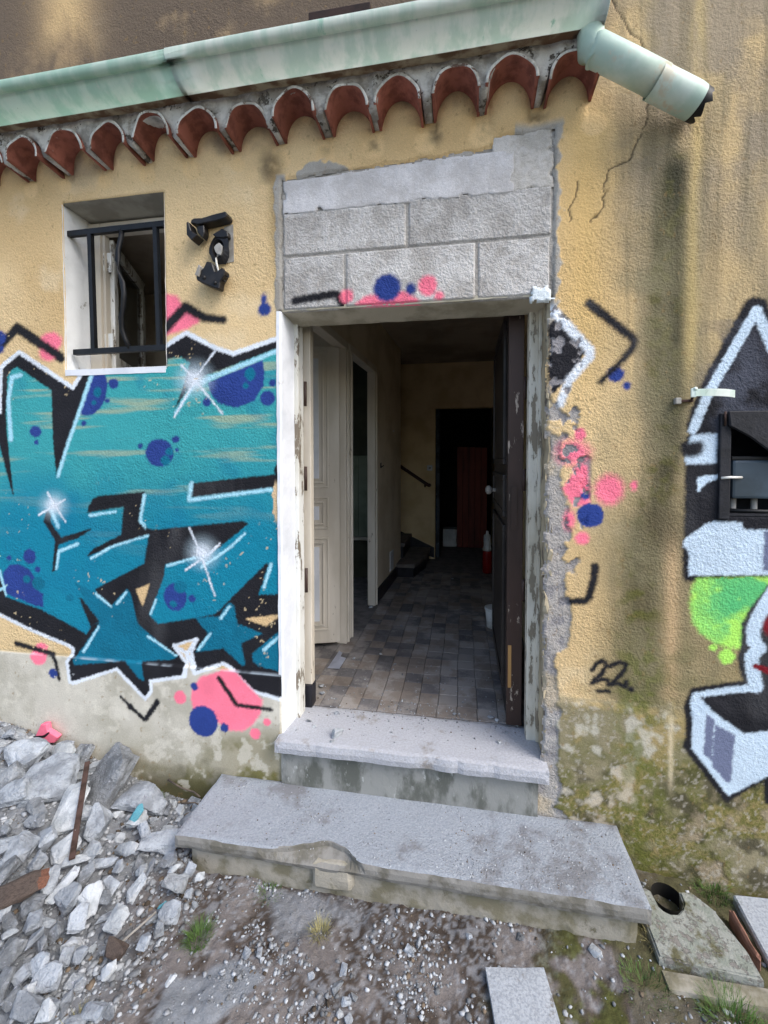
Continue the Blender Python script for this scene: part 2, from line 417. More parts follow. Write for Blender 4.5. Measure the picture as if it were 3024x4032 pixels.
PAINT = [
 ('P','letters','black',0.003,[-2.437,1.819,-2.336,1.863,-2.322,2.09,-2.298,2.111,-2.212,2.165,-1.903,1.978,-1.846,2.056,-1.38,2.167,-1.283,2.218,-1.14,2.142,-1.048,2.11,-0.791,2.181,-0.803,0.519,-0.964,0.548,-1.06,0.633,-1.114,0.663,-1.258,0.609,-1.282,0.705,-1.251,0.768,-1.372,0.728,-1.304,0.648,-1.321,0.586,-1.496,0.55,-1.492,0.503,-1.527,0.458,-1.68,0.594,-1.934,0.502,-1.949,0.507,-1.965,0.607,-1.938,0.645,-1.935,0.674,-1.965,0.69,-2.052,0.715,-2.209,0.764,-2.369,0.822,-2.467,0.858]),
 ('S','letters','white',0.003,0.0171,0.0171,[-2.336,1.863,-2.322,2.09,-2.298,2.111,-2.212,2.165,-1.903,1.978,-1.846,2.056,-1.38,2.167,-1.283,2.218,-1.14,2.142,-1.048,2.11,-0.791,2.181]),
 ('S','letters','white',0.003,0.0125,0.0125,[-0.803,0.519,-0.964,0.548,-1.06,0.633,-1.114,0.663,-1.258,0.609,-1.282,0.705,-1.251,0.768,-1.372,0.728,-1.304,0.648,-1.321,0.586,-1.496,0.55,-1.492,0.503,-1.527,0.458,-1.68,0.594,-1.934,0.502,-1.949,0.507,-1.965,0.607,-1.938,0.645,-1.935,0.674,-1.965,0.69,-2.052,0.715,-2.209,0.764,-2.369,0.822]),
 ('P','letters','teal',0.004,[-2.279,2.049,-2.251,2.079,-2.225,2.087,-2.03,1.966,-2.027,1.708,-2.013,1.541,-1.954,1.664,-1.881,1.846,-1.797,2.054,-1.386,2.069,-1.381,2.098,-1.312,2.1,-1.271,2.073,-1.295,2.0,-1.357,1.853,-1.334,1.878,-1.241,1.995,-0.791,2.134,-0.799,1.013,-0.929,1.003,-0.88,1.144,-0.893,1.155,-1.156,0.899,-1.256,0.874,-1.453,0.834,-1.505,0.874,-1.415,1.122,-1.524,1.118,-1.801,0.98,-1.785,0.822,-1.83,0.799,-1.856,0.758,-2.111,0.865,-2.328,0.921,-2.357,1.057,-2.458,1.145,-2.439,1.747,-2.324,1.782,-2.27,1.441,-2.291,1.71,-2.295,1.853]),
 ('P','letters','black',0.004,[-2.348,1.863,-2.317,1.845,-2.294,1.71,-2.27,1.445,-2.304,1.566,-2.352,1.746]),
 ('P','letters','teal2',0.004,[-1.911,1.005,-1.801,0.962,-1.713,0.899,-1.643,0.983,-1.623,0.997,-1.6,0.959,-1.568,0.822,-1.464,0.743,-1.357,0.678,-1.38,0.665,-1.547,0.643,-1.535,0.551,-1.559,0.562,-1.635,0.642,-1.921,0.599,-1.926,0.621,-1.858,0.706,-1.78,0.813,-1.843,0.894]),
 ('P','letters','black',0.004,[-1.832,1.364,-1.827,1.39,-1.801,1.43,-1.771,1.443,-1.518,1.466,-1.514,1.451,-1.543,1.327,-1.507,1.294,-1.474,1.284,-1.008,1.337,-0.986,1.328,-1.134,1.212,-1.229,1.173,-1.415,1.122,-1.426,1.054,-1.505,0.874,-1.549,0.841,-1.572,0.857,-1.599,0.977,-1.623,0.997,-1.703,0.919,-1.801,0.98,-1.524,1.12,-1.495,1.263,-1.697,1.202,-1.837,1.148,-1.807,1.181,-1.647,1.256,-1.63,1.398]),
 ('P','letters','ochre',0.004,[-1.57,0.991,-1.502,1.02,-1.538,0.915]),
 ('P','letters','black',0.004,[-2.067,1.364,-2.089,1.314,-2.024,1.218,-2.044,1.061,-2.033,1.066,-2.009,1.201,-1.896,1.235,-1.819,1.281,-1.993,1.232,-2.053,1.311,-2.046,1.355]),
 ('P','letters','black',0.004,[-1.27,1.504,-1.266,1.51,-0.846,1.555,-0.85,1.58,-0.831,1.612,-0.816,1.58,-0.825,1.508,-0.86,1.496,-1.271,1.446]),
 ('P','letters','black',0.004,[-1.893,0.933,-1.878,0.927,-1.785,0.822,-1.83,0.795]),
 ('P','letters','teal2',0.004,[-1.133,0.883,-1.083,0.953,-1.061,0.938,-1.044,0.856,-0.922,0.818,-1.028,0.769,-1.007,0.667,-1.02,0.662,-1.113,0.738,-1.254,0.711,-1.189,0.8,-1.256,0.874]),
 ('P','letters','teal2',0.004,[-0.801,0.859,-0.966,0.72,-0.962,0.687,-0.936,0.668,-0.802,0.646]),
 ('P','letters','ochre',0.004,[-0.995,0.883,-0.83,0.91,-0.9,0.858]),
 ('P','letters','ochre',0.004,[-1.358,0.726,-1.269,0.757,-1.303,0.71]),
 ('S','letters','white',0.004,0.0148,0.0148,[-1.37,0.728,-1.301,0.695,-1.311,0.591]),
 ('S','letters','white',0.004,0.013,0.013,[-1.256,0.766,-1.301,0.699,-1.262,0.608]),
 ('P','letters','blue',0.004,[-1.787,2.05,-1.728,2.048,-1.71,1.996,-1.721,1.928,-1.752,1.878,-1.792,1.849,-1.831,1.842,-1.871,1.854]),
 ('D','letters','blue',0.004,-1.674,1.991,0.0252,0.022),
 ('D','letters','blue',0.004,-1.711,1.911,0.0107,0.0094),
 ('D','letters','blue',0.004,-1.846,1.802,0.012,0.0104),
 ('D','letters','blue',0.004,-2.124,1.765,0.0302,0.0256),
 ('D','letters','blue',0.004,-2.122,1.711,0.0104,0.0088),
 ('D','letters','blue',0.004,-1.433,1.656,0.0712,0.0638),
 ('D','letters','blue',0.004,-1.345,1.72,0.0166,0.015),
 ('D','letters','blue',0.004,-1.536,1.69,0.0105,0.0093),
 ('D','letters','blue',0.004,-1.34,1.67,0.0074,0.0067),
 ('D','letters','blue',0.004,-1.184,1.893,0.0197,0.018),
 ('D','letters','blue',0.004,-0.882,1.903,0.0341,0.0319),
 ('D','letters','blue',0.004,-0.857,1.971,0.0144,0.0135),
 ('P','letters','blue',0.004,[-1.173,1.98,-1.106,2.007,-0.906,2.072,-0.898,2.028,-0.902,1.964,-0.95,1.894,-1.038,1.865,-1.117,1.885,-1.161,1.931]),
 ('D','letters','teal2',0.004,-1.765,1.953,0.0187,0.0205),
 ('D','letters','teal2',0.004,-1.786,1.902,0.0089,0.0077),
 ('D','letters','teal2',0.004,-0.966,2.014,0.0224,0.0256),
 ('D','letters','teal2',0.004,-0.989,1.963,0.0121,0.0112),
 ('D','letters','teal2',0.004,-1.38,1.662,0.0167,0.015),
 ('D','letters','teal2',0.004,-1.402,1.62,0.0224,0.0201),
 ('P','letters','blue',0.004,[-2.341,1.04,-2.297,1.083,-2.243,1.087,-2.185,1.064,-2.149,1.021,-2.161,0.975,-2.104,0.942,-2.106,0.879,-2.153,0.885,-2.333,0.939]),
 ('D','letters','blue',0.004,-2.178,1.132,0.0349,0.0352),
 ('D','letters','blue',0.004,-2.303,1.12,0.0108,0.0091),
 ('D','letters','blue',0.004,-2.132,1.067,0.0137,0.0117),
 ('D','letters','blue',0.004,-1.362,0.966,0.0579,0.063),
 ('D','letters','blue',0.004,-1.274,0.964,0.0157,0.0144),
 ('D','letters','teal2',0.004,-2.129,0.995,0.0337,0.0289),
 ('D','letters','teal2',0.004,-2.197,1.014,0.0191,0.0163),
 ('D','letters','teal2',0.004,-1.371,0.933,0.015,0.0136),
 ('D','letters','teal2',0.004,-1.333,1.017,0.0307,0.028),
 ('D','letters','teal2',0.004,-1.949,0.932,0.0174,0.0152),
 ('D','letters','teal',0.004,-1.956,0.862,0.0421,0.0366),
 ('S','letters','ice',0.004,0.0124,0.0075,[-1.518,1.451,-1.543,1.331,-1.516,1.298]),
 ('S','letters','ice',0.004,0.0098,0.0059,[-1.821,1.349,-1.679,1.37]),
 ('S','letters','ice',0.004,0.0103,0.0062,[-1.897,1.204,-2.005,1.165,-2.022,1.076]),
 ('S','letters','ice',0.004,0.0088,0.0053,[-1.818,1.137,-1.697,1.2,-1.503,1.258]),
 ('S','letters','ice',0.004,0.0082,0.0049,[-1.401,1.116,-1.252,1.161]),
 ('S','letters','ice',0.004,0.008,0.0048,[-1.221,1.117,-1.08,1.21,-1.0,1.282]),
 ('S','letters','ice',0.004,0.0104,0.0062,[-0.871,1.144,-0.907,1.036]),
 ('S','letters','ice',0.004,0.0089,0.0053,[-1.797,0.958,-1.713,0.901]),
 ('S','letters','ice',0.004,0.0088,0.0053,[-1.679,0.916,-1.628,0.975]),
 ('S','letters','ice',0.004,0.009,0.0054,[-1.874,0.665,-1.785,0.795]),
 ('S','letters','ice',0.004,0.0066,0.0039,[-1.512,0.766,-1.361,0.682]),
 ('S','letters','ice',0.004,0.0076,0.0046,[-1.495,0.879,-1.465,0.949]),
 ('S','letters','ice',0.004,0.0082,0.0049,[-1.245,0.72,-1.18,0.801]),
 ('S','letters','ice',0.004,0.0089,0.0054,[-1.125,0.88,-1.079,0.937]),
 ('S','letters','ice',0.004,0.0103,0.0062,[-0.909,0.745,-0.822,0.821]),
 ('S','letters','ice',0.004,0.0108,0.0065,[-2.363,1.048,-2.328,0.93]),
 ('S','letters','ice',0.004,0.0076,0.0045,[-2.365,0.951,-2.321,0.977]),
 ('S','letters','ice',0.006,0.0169,0.0119,[-2.272,1.728,-2.282,1.924,-2.258,2.039,-2.205,2.051]),
 ('S','letters','ice',0.006,0.0132,0.0092,[-1.792,2.046,-1.871,1.854,-1.935,1.708,-2.0,1.541]),
 ('S','letters','ice',0.006,0.0151,0.0106,[-1.205,1.988,-0.812,2.121]),
 ('S','letters','ice',0.006,0.0099,0.007,[-1.343,1.845,-1.241,1.982]),
 ('S','letters','ice',0.006,0.0128,0.009,[-1.268,1.512,-1.281,1.433,-0.868,1.488]),
 ('S','letters','ice',0.006,0.0144,0.0101,[-2.041,1.364,-2.007,1.289]),
 ('D','letters','glow',0.05,-1.245,1.999,0.0506,0.0458),
 ('D','letters','white',0.03,-1.245,1.999,0.0228,0.0206),
 ('S','letters','white',0.003,0.0054,0.0027,[-1.14,2.125,-1.239,2.009]),
 ('S','letters','white',0.003,0.0054,0.0027,[-1.312,2.067,-1.249,2.007]),
 ('S','letters','white',0.003,0.0053,0.0027,[-1.223,1.974,-1.104,1.836]),
 ('S','letters','white',0.003,0.0055,0.0028,[-1.25,1.983,-1.353,1.824]),
 ('D','letters','glow',0.05,-2.03,1.395,0.0289,0.0248),
 ('D','letters','white',0.03,-2.03,1.395,0.013,0.0112),
 ('S','letters','white',0.003,0.0061,0.0031,[-2.064,1.457,-1.963,1.314]),
 ('S','letters','white',0.003,0.0061,0.0031,[-2.117,1.346,-1.964,1.425]),
 ('D','letters','glow',0.05,-1.216,1.185,0.0382,0.0351),
 ('D','letters','white',0.03,-1.216,1.185,0.0172,0.0158),
 ('S','letters','white',0.003,0.0055,0.0027,[-1.282,1.3,-1.229,1.188]),
 ('S','letters','white',0.003,0.0054,0.0027,[-1.216,1.155,-1.155,0.983]),
 ('S','letters','white',0.003,0.0055,0.0027,[-1.304,1.1,-1.216,1.157]),
 ('S','letters','white',0.003,0.0054,0.0027,[-1.129,1.229,-1.189,1.173]),
 ('S','m1','black',0.01,0.0372,0.0328,[-2.322,2.202,-2.22,2.286,-1.971,2.13]),
 ('D','m1','blue',0.008,-2.326,2.242,0.0334,0.0314),
 ('D','m1','blue',0.008,-2.328,2.183,0.0201,0.0148),
 ('D','m2','pink',0.012,-2.027,2.207,0.0554,0.0416),
 ('D','m2','pink',0.012,-2.039,2.158,0.0448,0.0362),
 ('S','m1','black',0.01,0.0359,0.0275,[-2.22,2.286,-1.976,2.135,-1.969,2.123]),
 ('P','m3','pink',0.012,[-1.39,2.397,-1.333,2.385,-1.296,2.327,-1.217,2.281,-1.226,2.264,-1.288,2.238,-1.393,2.217]),
 ('S','m4','black',0.01,0.0391,0.0261,[-1.388,2.247,-1.286,2.337,-1.193,2.282,-1.096,2.266]),
 ('D','m5','blue',0.008,-0.893,2.302,0.0266,0.0263),
 ('D','m5','blue',0.008,-0.895,2.352,0.0106,0.0148),
 ('D','m6','pink',0.006,-2.117,0.668,0.0295,0.02),
 ('D','m6','pink',0.006,-2.13,0.625,0.0444,0.0401),
 ('S','m7','black',0.006,0.0209,0.0125,[-2.271,0.679,-2.159,0.658,-2.049,0.64,-2.029,0.604,-2.011,0.517]),
 ('D','m8','blue',0.004,-2.046,0.544,0.022,0.0218),
 ('S','m9','black',0.005,0.0068,0.0232,[-1.661,0.457,-1.61,0.413,-1.533,0.357,-1.521,0.365,-1.46,0.452]),
 ('D','m9','black',0.004,-1.61,0.413,0.0137,0.0123),
 ('P','m10','pink',0.008,[-1.27,0.535,-1.224,0.59,-1.114,0.629,-1.051,0.63,-0.972,0.553,-0.92,0.512,-0.929,0.449,-0.965,0.395,-1.019,0.36,-1.09,0.357,-1.153,0.393,-1.263,0.433,-1.276,0.483]),
 ('D','m11_0','pink',0.004,-1.338,0.485,0.029,0.0293),
 ('D','m11_1','pink',0.004,-0.893,0.411,0.0157,0.015),
 ('D','m11_2','pink',0.004,-0.952,0.351,0.0238,0.0226),
 ('D','m12','blue',0.004,-1.217,0.381,0.0727,0.071),
 ('D','m13','blue',0.004,-1.263,0.543,0.0157,0.0154),
 ('D','m14','blue',0.004,-1.108,0.362,0.0181,0.0187),
 ('S','m15','black',0.005,0.0178,0.0107,[-1.134,0.594,-1.049,0.481,-1.035,0.476,-0.873,0.471]),
 ('S','b1','black',0.008,0.0271,0.0271,[-0.749,2.334,-0.569,2.353,-0.551,2.345,-0.528,2.307]),
 ('D','b2','pink',0.01,-0.51,2.34,0.0243,0.0241),
 ('P','b3','pink',0.01,[-0.465,2.3,-0.425,2.329,-0.355,2.337,-0.303,2.344,-0.242,2.336,-0.187,2.289,-0.187,2.281]),
 ('D','b4','blue',0.01,-0.33,2.364,0.054,0.0525),
 ('D','b5','blue',0.01,-0.227,2.353,0.0154,0.0185),
 ('D','b6','pink',0.01,-0.155,2.362,0.0338,0.0367),
 ('D','b7','pink',0.01,-0.107,2.315,0.0126,0.0141),
 ('P','t1','black',0.004,[0.368,2.193,0.48,2.057,0.406,1.947,0.357,1.897,0.34,1.954,0.338,2.166]),
 ('S','t1','white',0.008,0.0278,0.0214,[0.354,2.23,0.494,2.065,0.497,2.037,0.417,1.941,0.385,1.85]),
 ('D','t2','blue',0.006,0.593,1.963,0.0284,0.0269),
 ('D','t2','blue',0.006,0.635,1.916,0.0104,0.0123),
 ('S','t3','black',0.01,0.029,0.0103,[0.494,2.246,0.58,2.17,0.654,2.104,0.662,2.089,0.654,2.061,0.603,2.002,0.538,1.934]),
 ('D','t4','pink',0.006,0.463,1.726,0.0178,0.0205),
 ('D','t4','pink',0.03,0.439,1.652,0.0408,0.0344),
 ('P','t4','pink',0.008,[0.464,1.603,0.491,1.592,0.501,1.443,0.444,1.436,0.402,1.505,0.432,1.551]),
 ('D','t4','pink',0.012,0.426,1.376,0.0149,0.0263),
 ('D','t4','pink',0.008,0.475,1.303,0.0222,0.021),
 ('D','t5','pink',0.02,0.575,1.503,0.0425,0.0477),
 ('D','t5','pink',0.006,0.668,1.52,0.0089,0.0135),
 ('D','t6','blue',0.004,0.506,1.398,0.0484,0.047),
 ('D','t6','blue',0.004,0.484,1.477,0.0141,0.015),
 ('S','t7','black',0.008,0.0234,0.0172,[0.527,1.189,0.52,1.126,0.504,1.063,0.492,1.049,0.401,1.038]),
 ('S','t8','black',0.006,0.0116,0.0116,[0.52,0.764,0.54,0.796,0.564,0.807,0.575,0.79,0.557,0.753,0.52,0.711,0.554,0.729,0.58,0.727]),
 ('S','t8','black',0.006,0.0115,0.0115,[0.59,0.787,0.62,0.805,0.647,0.801,0.644,0.776,0.609,0.729,0.585,0.71,0.615,0.719,0.649,0.706,0.65,0.727]),
 ('S','t8','black',0.006,0.0085,0.0085,[0.542,0.68,0.586,0.682]),
 ('D','t8','black',0.006,0.669,0.699,0.0078,0.0085),
 ('D','t9','smudge',0.07,0.77,1.355,0.0408,0.0478),
 ('P','silver','black',0.008,[1.05,2.217,1.071,2.233,1.116,2.223,1.126,2.189,1.255,1.833,1.258,1.705,1.19,1.705,1.194,1.524,0.884,1.708,0.859,1.754,0.868,1.804,0.909,1.92]),
 ('P','silver','black',0.008,[0.86,1.759,0.865,1.721,0.85,1.687,0.848,1.668,0.854,1.637,0.856,1.596,0.856,1.316,0.851,1.278,0.856,1.17,0.862,1.15,1.338,1.178,1.324,1.752]),
 ('D','silver','char',0.1,1.035,1.916,0.0587,0.1097),
 ('S','silver','silver',0.004,0.0259,0.0347,[0.875,1.737,0.929,1.882,1.087,2.185,1.127,2.086,1.197,1.912]),
 ('P','silver','silver',0.006,[0.866,1.69,0.874,1.718,0.958,1.719,0.955,1.615,0.86,1.608,0.851,1.627]),
 ('P','silver','black',0.012,[0.839,1.681,0.904,1.688,0.911,1.677,0.905,1.655,0.888,1.64,0.851,1.64,0.839,1.656]),
 ('P','silver','silver',0.003,[0.897,1.553,0.929,1.559,0.974,1.565,1.004,1.566,1.004,1.553,0.968,1.553,0.935,1.54,0.899,1.501]),
 ('P','silver','silver',0.004,[0.858,1.313,0.924,1.368,0.955,1.381,1.049,1.381,1.058,1.353,1.334,1.36,1.338,1.197,0.873,1.172,0.873,1.266,0.851,1.284]),
 ('P','silver','greyp',0.004,[1.132,1.349,1.175,1.35,1.176,1.206,1.131,1.204]),
 ('P','green','lime',0.012,[0.891,1.122,0.906,1.152,1.303,1.179,1.309,0.914,1.067,0.897,1.014,0.901,0.975,0.912,0.925,0.947,0.897,0.988,0.884,1.057]),
 ('D','green','lime2',0.12,1.033,1.061,0.0566,0.0637),
 ('D','green','lime2',0.1,1.114,1.133,0.0445,0.0252),
 ('D','g2','lime',0.004,0.964,0.89,0.0115,0.0116),
 ('D','g3','lime',0.006,1.013,0.858,0.0243,0.0257),
 ('P','silver2','black',0.006,[1.303,1.179,1.147,1.143,1.094,1.056,1.065,0.99,1.063,0.901,1.053,0.857,1.061,0.811,1.075,0.765,0.89,0.719,0.868,0.647,0.873,0.533,0.862,0.488,1.018,0.287,1.148,0.391,1.154,0.301,1.359,0.328,1.338,1.181]),
 ('S','silver2','silver',0.004,0.0427,0.0427,[1.18,1.148,1.124,1.04,1.101,0.971,1.104,0.925,1.123,0.901,1.099,0.863,1.104,0.814,1.117,0.747]),
 ('S','silver2','silver',0.004,0.023,0.0153,[1.117,0.745,0.979,0.714,0.908,0.694]),
 ('P','silver2','silver',0.004,[0.896,0.697,0.918,0.691,0.965,0.634,1.074,0.559,1.156,0.58,1.351,0.626,1.354,0.5,1.145,0.399,1.025,0.314,0.894,0.487,0.895,0.623,0.889,0.662]),
 ('P','silver2','greyp',0.003,[0.944,0.623,0.968,0.608,0.963,0.447,0.935,0.47]),
 ('P','silver2','greyp',0.003,[0.976,0.587,1.041,0.551,1.03,0.367,1.02,0.366,0.967,0.425]),
 ('D','silver2','red',0.01,1.173,0.989,0.0331,0.0378),
 ('S','silver2','red',0.003,0.0148,0.0222,[1.113,0.828,1.158,0.812,1.203,0.801]),
]
CRACKS = [[0.566, 3.412, 0.596, 3.355, 0.609, 3.291, 0.69, 3.205], [0.692, 3.025, 0.689, 2.929, 0.653, 2.846, 0.625, 2.791, 0.557, 2.763, 0.542, 2.644, 0.499, 2.566], [0.445, 2.726, 0.429, 2.646, 0.412, 2.574]]
BIG = [[-2.039,-0.169,0.222,0.086,0.079],[-1.92,-0.095,0.187,0.07,0.052],[-1.85,-0.038,0.165,0.038,0.051],[-1.942,-0.02,0.194,0.04,0.028],[-1.84,-0.219,0.162,0.114,0.114],[-1.67,-0.281,0.11,0.059,0.095],[-1.625,-0.102,0.098,0.119,0.137],[-1.451,-0.113,0.056,0.124,0.067],[-1.52,-0.281,0.071,0.058,0.065],[-1.399,-0.219,0.047,0.037,0.05],[-1.773,-0.331,0.141,0.068,0.029],[-1.641,-0.401,0.102,0.061,0.046],[-1.678,-0.465,0.113,0.053,0.065],[-1.542,-0.417,0.076,0.045,0.057],[-1.731,-0.374,0.128,0.053,0.028],[-1.332,-0.251,0.038,0.039,0.023],[-1.233,-0.288,0.031,0.088,0.038],[-1.339,-0.345,0.039,0.065,0.025],[-1.984,-0.273,0.206,0.051,0.051],[-1.899,-0.322,0.18,0.066,0.046],[-1.784,-0.443,0.144,0.027,0.027],[-1.456,-0.383,0.057,0.052,0.027],[-1.824,0.013,0.157,0.046,0.058],[-2.209,-0.095,0.265,0.034,0.023],[-1.374,-0.404,0.043,0.069,0.018],[-1.48,-0.441,0.062,0.053,0.021],[-1.307,-0.41,0.035,0.03,0.024],[-1.222,-0.397,0.03,0.024,0.024],[-1.196,-0.38,0.03,0.013,0.039],[-1.185,-0.467,0.03,0.025,0.047],[-1.059,-0.426,0.03,0.046,0.031],[-1.288,-0.473,0.034,0.031,0.024],[-1.391,-0.548,0.046,0.044,0.041],[-1.315,-0.537,0.036,0.044,0.052],[-1.267,-0.515,0.032,0.025,0.028],[-1.3,-0.593,0.035,0.029,0.039],[-1.005,-0.522,0.03,0.037,0.035],[-1.173,-0.569,0.03,0.034,0.034],[-1.007,-0.575,0.03,0.023,0.023],[-1.031,-0.615,0.03,0.028,0.023],[-1.097,-0.645,0.03,0.047,0.025],[-1.084,-0.695,0.03,0.025,0.026],[-1.473,-0.601,0.061,0.037,0.035],[-1.425,-0.634,0.051,0.034,0.034],[-1.334,-0.644,0.038,0.028,0.025],[-1.537,-0.639,0.075,0.023,0.034],[-1.494,-0.662,0.065,0.033,0.018],[-1.465,-0.684,0.059,0.03,0.023],[-1.343,-0.678,0.039,0.025,0.022],[-1.378,-0.679,0.044,0.027,0.03],[-1.411,-0.727,0.049,0.036,0.044],[-1.296,-0.729,0.034,0.033,0.031],[-1.245,-0.749,0.031,0.044,0.035],[-1.329,-0.756,0.037,0.026,0.026],[-1.35,-0.788,0.04,0.027,0.039],[-1.275,-0.781,0.033,0.021,0.023],[-1.231,-0.811,0.03,0.058,0.029],[-1.177,-0.812,0.03,0.026,0.024],[-1.294,-0.807,0.034,0.025,0.025],[-1.206,-0.678,0.03,0.029,0.024],[-1.245,-0.689,0.031,0.02,0.024],[-0.874,-0.69,0.03,0.013,0.021],[-0.991,-0.787,0.03,0.02,0.022],[-1.143,-0.743,0.03,0.016,0.012],[-1.032,-0.375,0.03,0.026,0.029],[-0.981,-0.385,0.03,0.02,0.015],[-0.936,-0.485,0.03,0.014,0.014],[-0.985,-0.451,0.03,0.017,0.017],[-1.491,-0.522,0.064,0.025,0.048],[-1.44,-0.52,0.054,0.022,0.056],[-1.642,-0.544,0.102,0.037,0.039],[-1.683,-0.49,0.114,0.041,0.018],[-1.587,-0.484,0.088,0.032,0.032],[-1.449,-0.397,0.056,0.045,0.024],[-1.399,-0.467,0.047,0.026,0.043],[-1.102,-0.377,0.03,0.024,0.024],[-1.15,-0.367,0.03,0.027,0.018]]
# ------------------------------------------------------------------ the facade: colour, relief and paint fields
PAL = dict(black=lin('1f1f24'), white=lin('dfe6ee'), ice=lin('a9dcec'), glow=lin('cfe6f2'), teal=lin('1b9aae'), teal2=lin('096c88'),
           blue=lin('2a4086'), pink=lin('fb7d95'), ochre=lin('d9b98a'), silver=lin('c9dbea'), greyp=lin('6f7690'), lime=lin('b4f06a'),
           lime2=lin('5cc078'), red=lin('7c1622'), char=lin('4a4d58'), smudge=lin('5f5640'))

def seg_dist(X, Z, ax, az, bx, bz):
    dx, dz = bx - ax, bz - az
    t = np.clip(((X - ax) * dx + (Z - az) * dz) / (dx * dx + dz * dz + 1e-12), 0, 1)
    return np.hypot(X - ax - t * dx, Z - az - t * dz), t

def poly_sdf(X, Z, p):
    p = np.array(p).reshape(-1, 2)
    d = np.full(X.shape, 9.0); ins = np.zeros(X.shape, bool)
    for (ax, az), (bx, bz) in zip(p, np.roll(p, -1, 0)):
        d = np.minimum(d, seg_dist(X, Z, ax, az, bx, bz)[0])
        if abs(bz - az) > 1e-9:
            c = ((az > Z) != (bz > Z)) & (X < (bx - ax) * (Z - az) / (bz - az) + ax)
            ins ^= c
    return np.where(ins, -d, d)

def paint(xs, zs, col, gid, gmap, keep):
    """lay the spray paint on the colour field; later items lie over earlier ones"""
    XX, ZZ = np.meshgrid(xs, zs)
    jit = (fbm(XX, ZZ, 150, 5, 2) - 0.5) * 0.008
    grain = fbm(XX, ZZ, 190, 8, 2)
    for it in PAINT:
        kind, g, cn, soft = it[:4]
        if not keep(g):
            continue
        if kind == 'D':
            pts = np.array([[it[4] - it[6], it[5] - it[7]], [it[4] + it[6], it[5] + it[7]]]); w = 0
        elif kind == 'P':
            pts = np.array(it[4]).reshape(-1, 2); w = 0
        else:
            pts = np.array(it[6]).reshape(-1, 2); w = max(it[4], it[5])
        m = w + soft + 0.03
        i0, i1 = np.searchsorted(xs, (pts[:, 0].min() - m, pts[:, 0].max() + m))
        j0, j1 = np.searchsorted(zs, (pts[:, 1].min() - m, pts[:, 1].max() + m))
        if i1 <= i0 or j1 <= j0:
            continue
        X = XX[j0:j1, i0:i1]; Z = ZZ[j0:j1, i0:i1]; jj = jit[j0:j1, i0:i1]
        if kind == 'D':
            d = (np.hypot((X - it[4]) / it[6], (Z - it[5]) / it[7]) - 1) * min(it[6], it[7])
        elif kind == 'P':
            d = poly_sdf(X, Z, it[4])
        else:
            d = np.full(X.shape, 9.0); n = len(pts) - 1
            for k in range(n):
                q, t = seg_dist(X, Z, *pts[k], *pts[k + 1])
                ww = it[4] + (it[5] - it[4]) * (k + t) / n
                d = np.minimum(d, q - ww / 2)
        sm = cn == 'glow' or (cn == 'white' and soft > 0.02)
        a = 1 - ss(d - soft * 0.5 + (0 if sm else jj * (1 + soft * 40)), -soft, soft + 0.002)
        if 0.009 < soft < 0.025:       # overspray freckles at a soft edge
            a = np.maximum(a, (1 - ss(d, 0, soft * 1.5)) * ss(grain[j0:j1, i0:i1], 0.52, 0.75) * 0.5)
        c = np.array(PAL[cn])[None, None, :] * np.ones(X.shape + (1,))
        if cn == 'teal':
            lo = np.array(lin('0e7f9a')); hi = np.array(lin('3c9fa3'))
            t = ss(Z + (fbm(X, Z, 3, 21, 3) - 0.5) * 0.5, 1.15, 1.75)[..., None]
            c = lo + (hi - lo) * t
            st = ss(fbm(X, Z, 2.2, 33, 4, 14.0), 0.56, 0.72) * t[..., 0] * 0.55
            c = c + (np.array(lin('b9b48a')) - c) * st[..., None]
            st = ss(fbm(X, Z, 7, 35, 4), 0.55, 0.8) * 0.35
            c = c + (np.array(lin('0b7396')) - c) * st[..., None]
        elif cn in ('silver', 'black', 'blue', 'pink', 'teal2', 'lime', 'white'):
            v = 1 + (fbm(X, Z, 11, 41, 3) - 0.5) * (0.7 if cn == 'black' else 0.28)
            c = c * v[..., None]
            if cn == 'black':
                c = c + ss(fbm(X, Z, 5, 44, 4, 0.4), 0.58, 0.85)[..., None] * 0.035
        if cn == 'glow': a = a * 0.5
        if cn == 'smudge': a = a * 0.75
        if cn == 'char': a = a * ss(fbm(X, Z, 14, 50, 4), 0.35, 0.65)
        if cn == 'lime2': a = a * ss(fbm(X, Z, 16, 51, 3), 0.35, 0.6)
        if cn == 'lime2' and g in gmap: a = a * (gid[j0:j1, i0:i1] == gmap[g])
        v = col[j0:j1, i0:i1]
        v += (c - v) * a[..., None]
        if g not in gmap: gmap[g] = len(gmap) + 1
        gg = gid[j0:j1, i0:i1]
        gg[(a > 0.5)] = gmap[g]

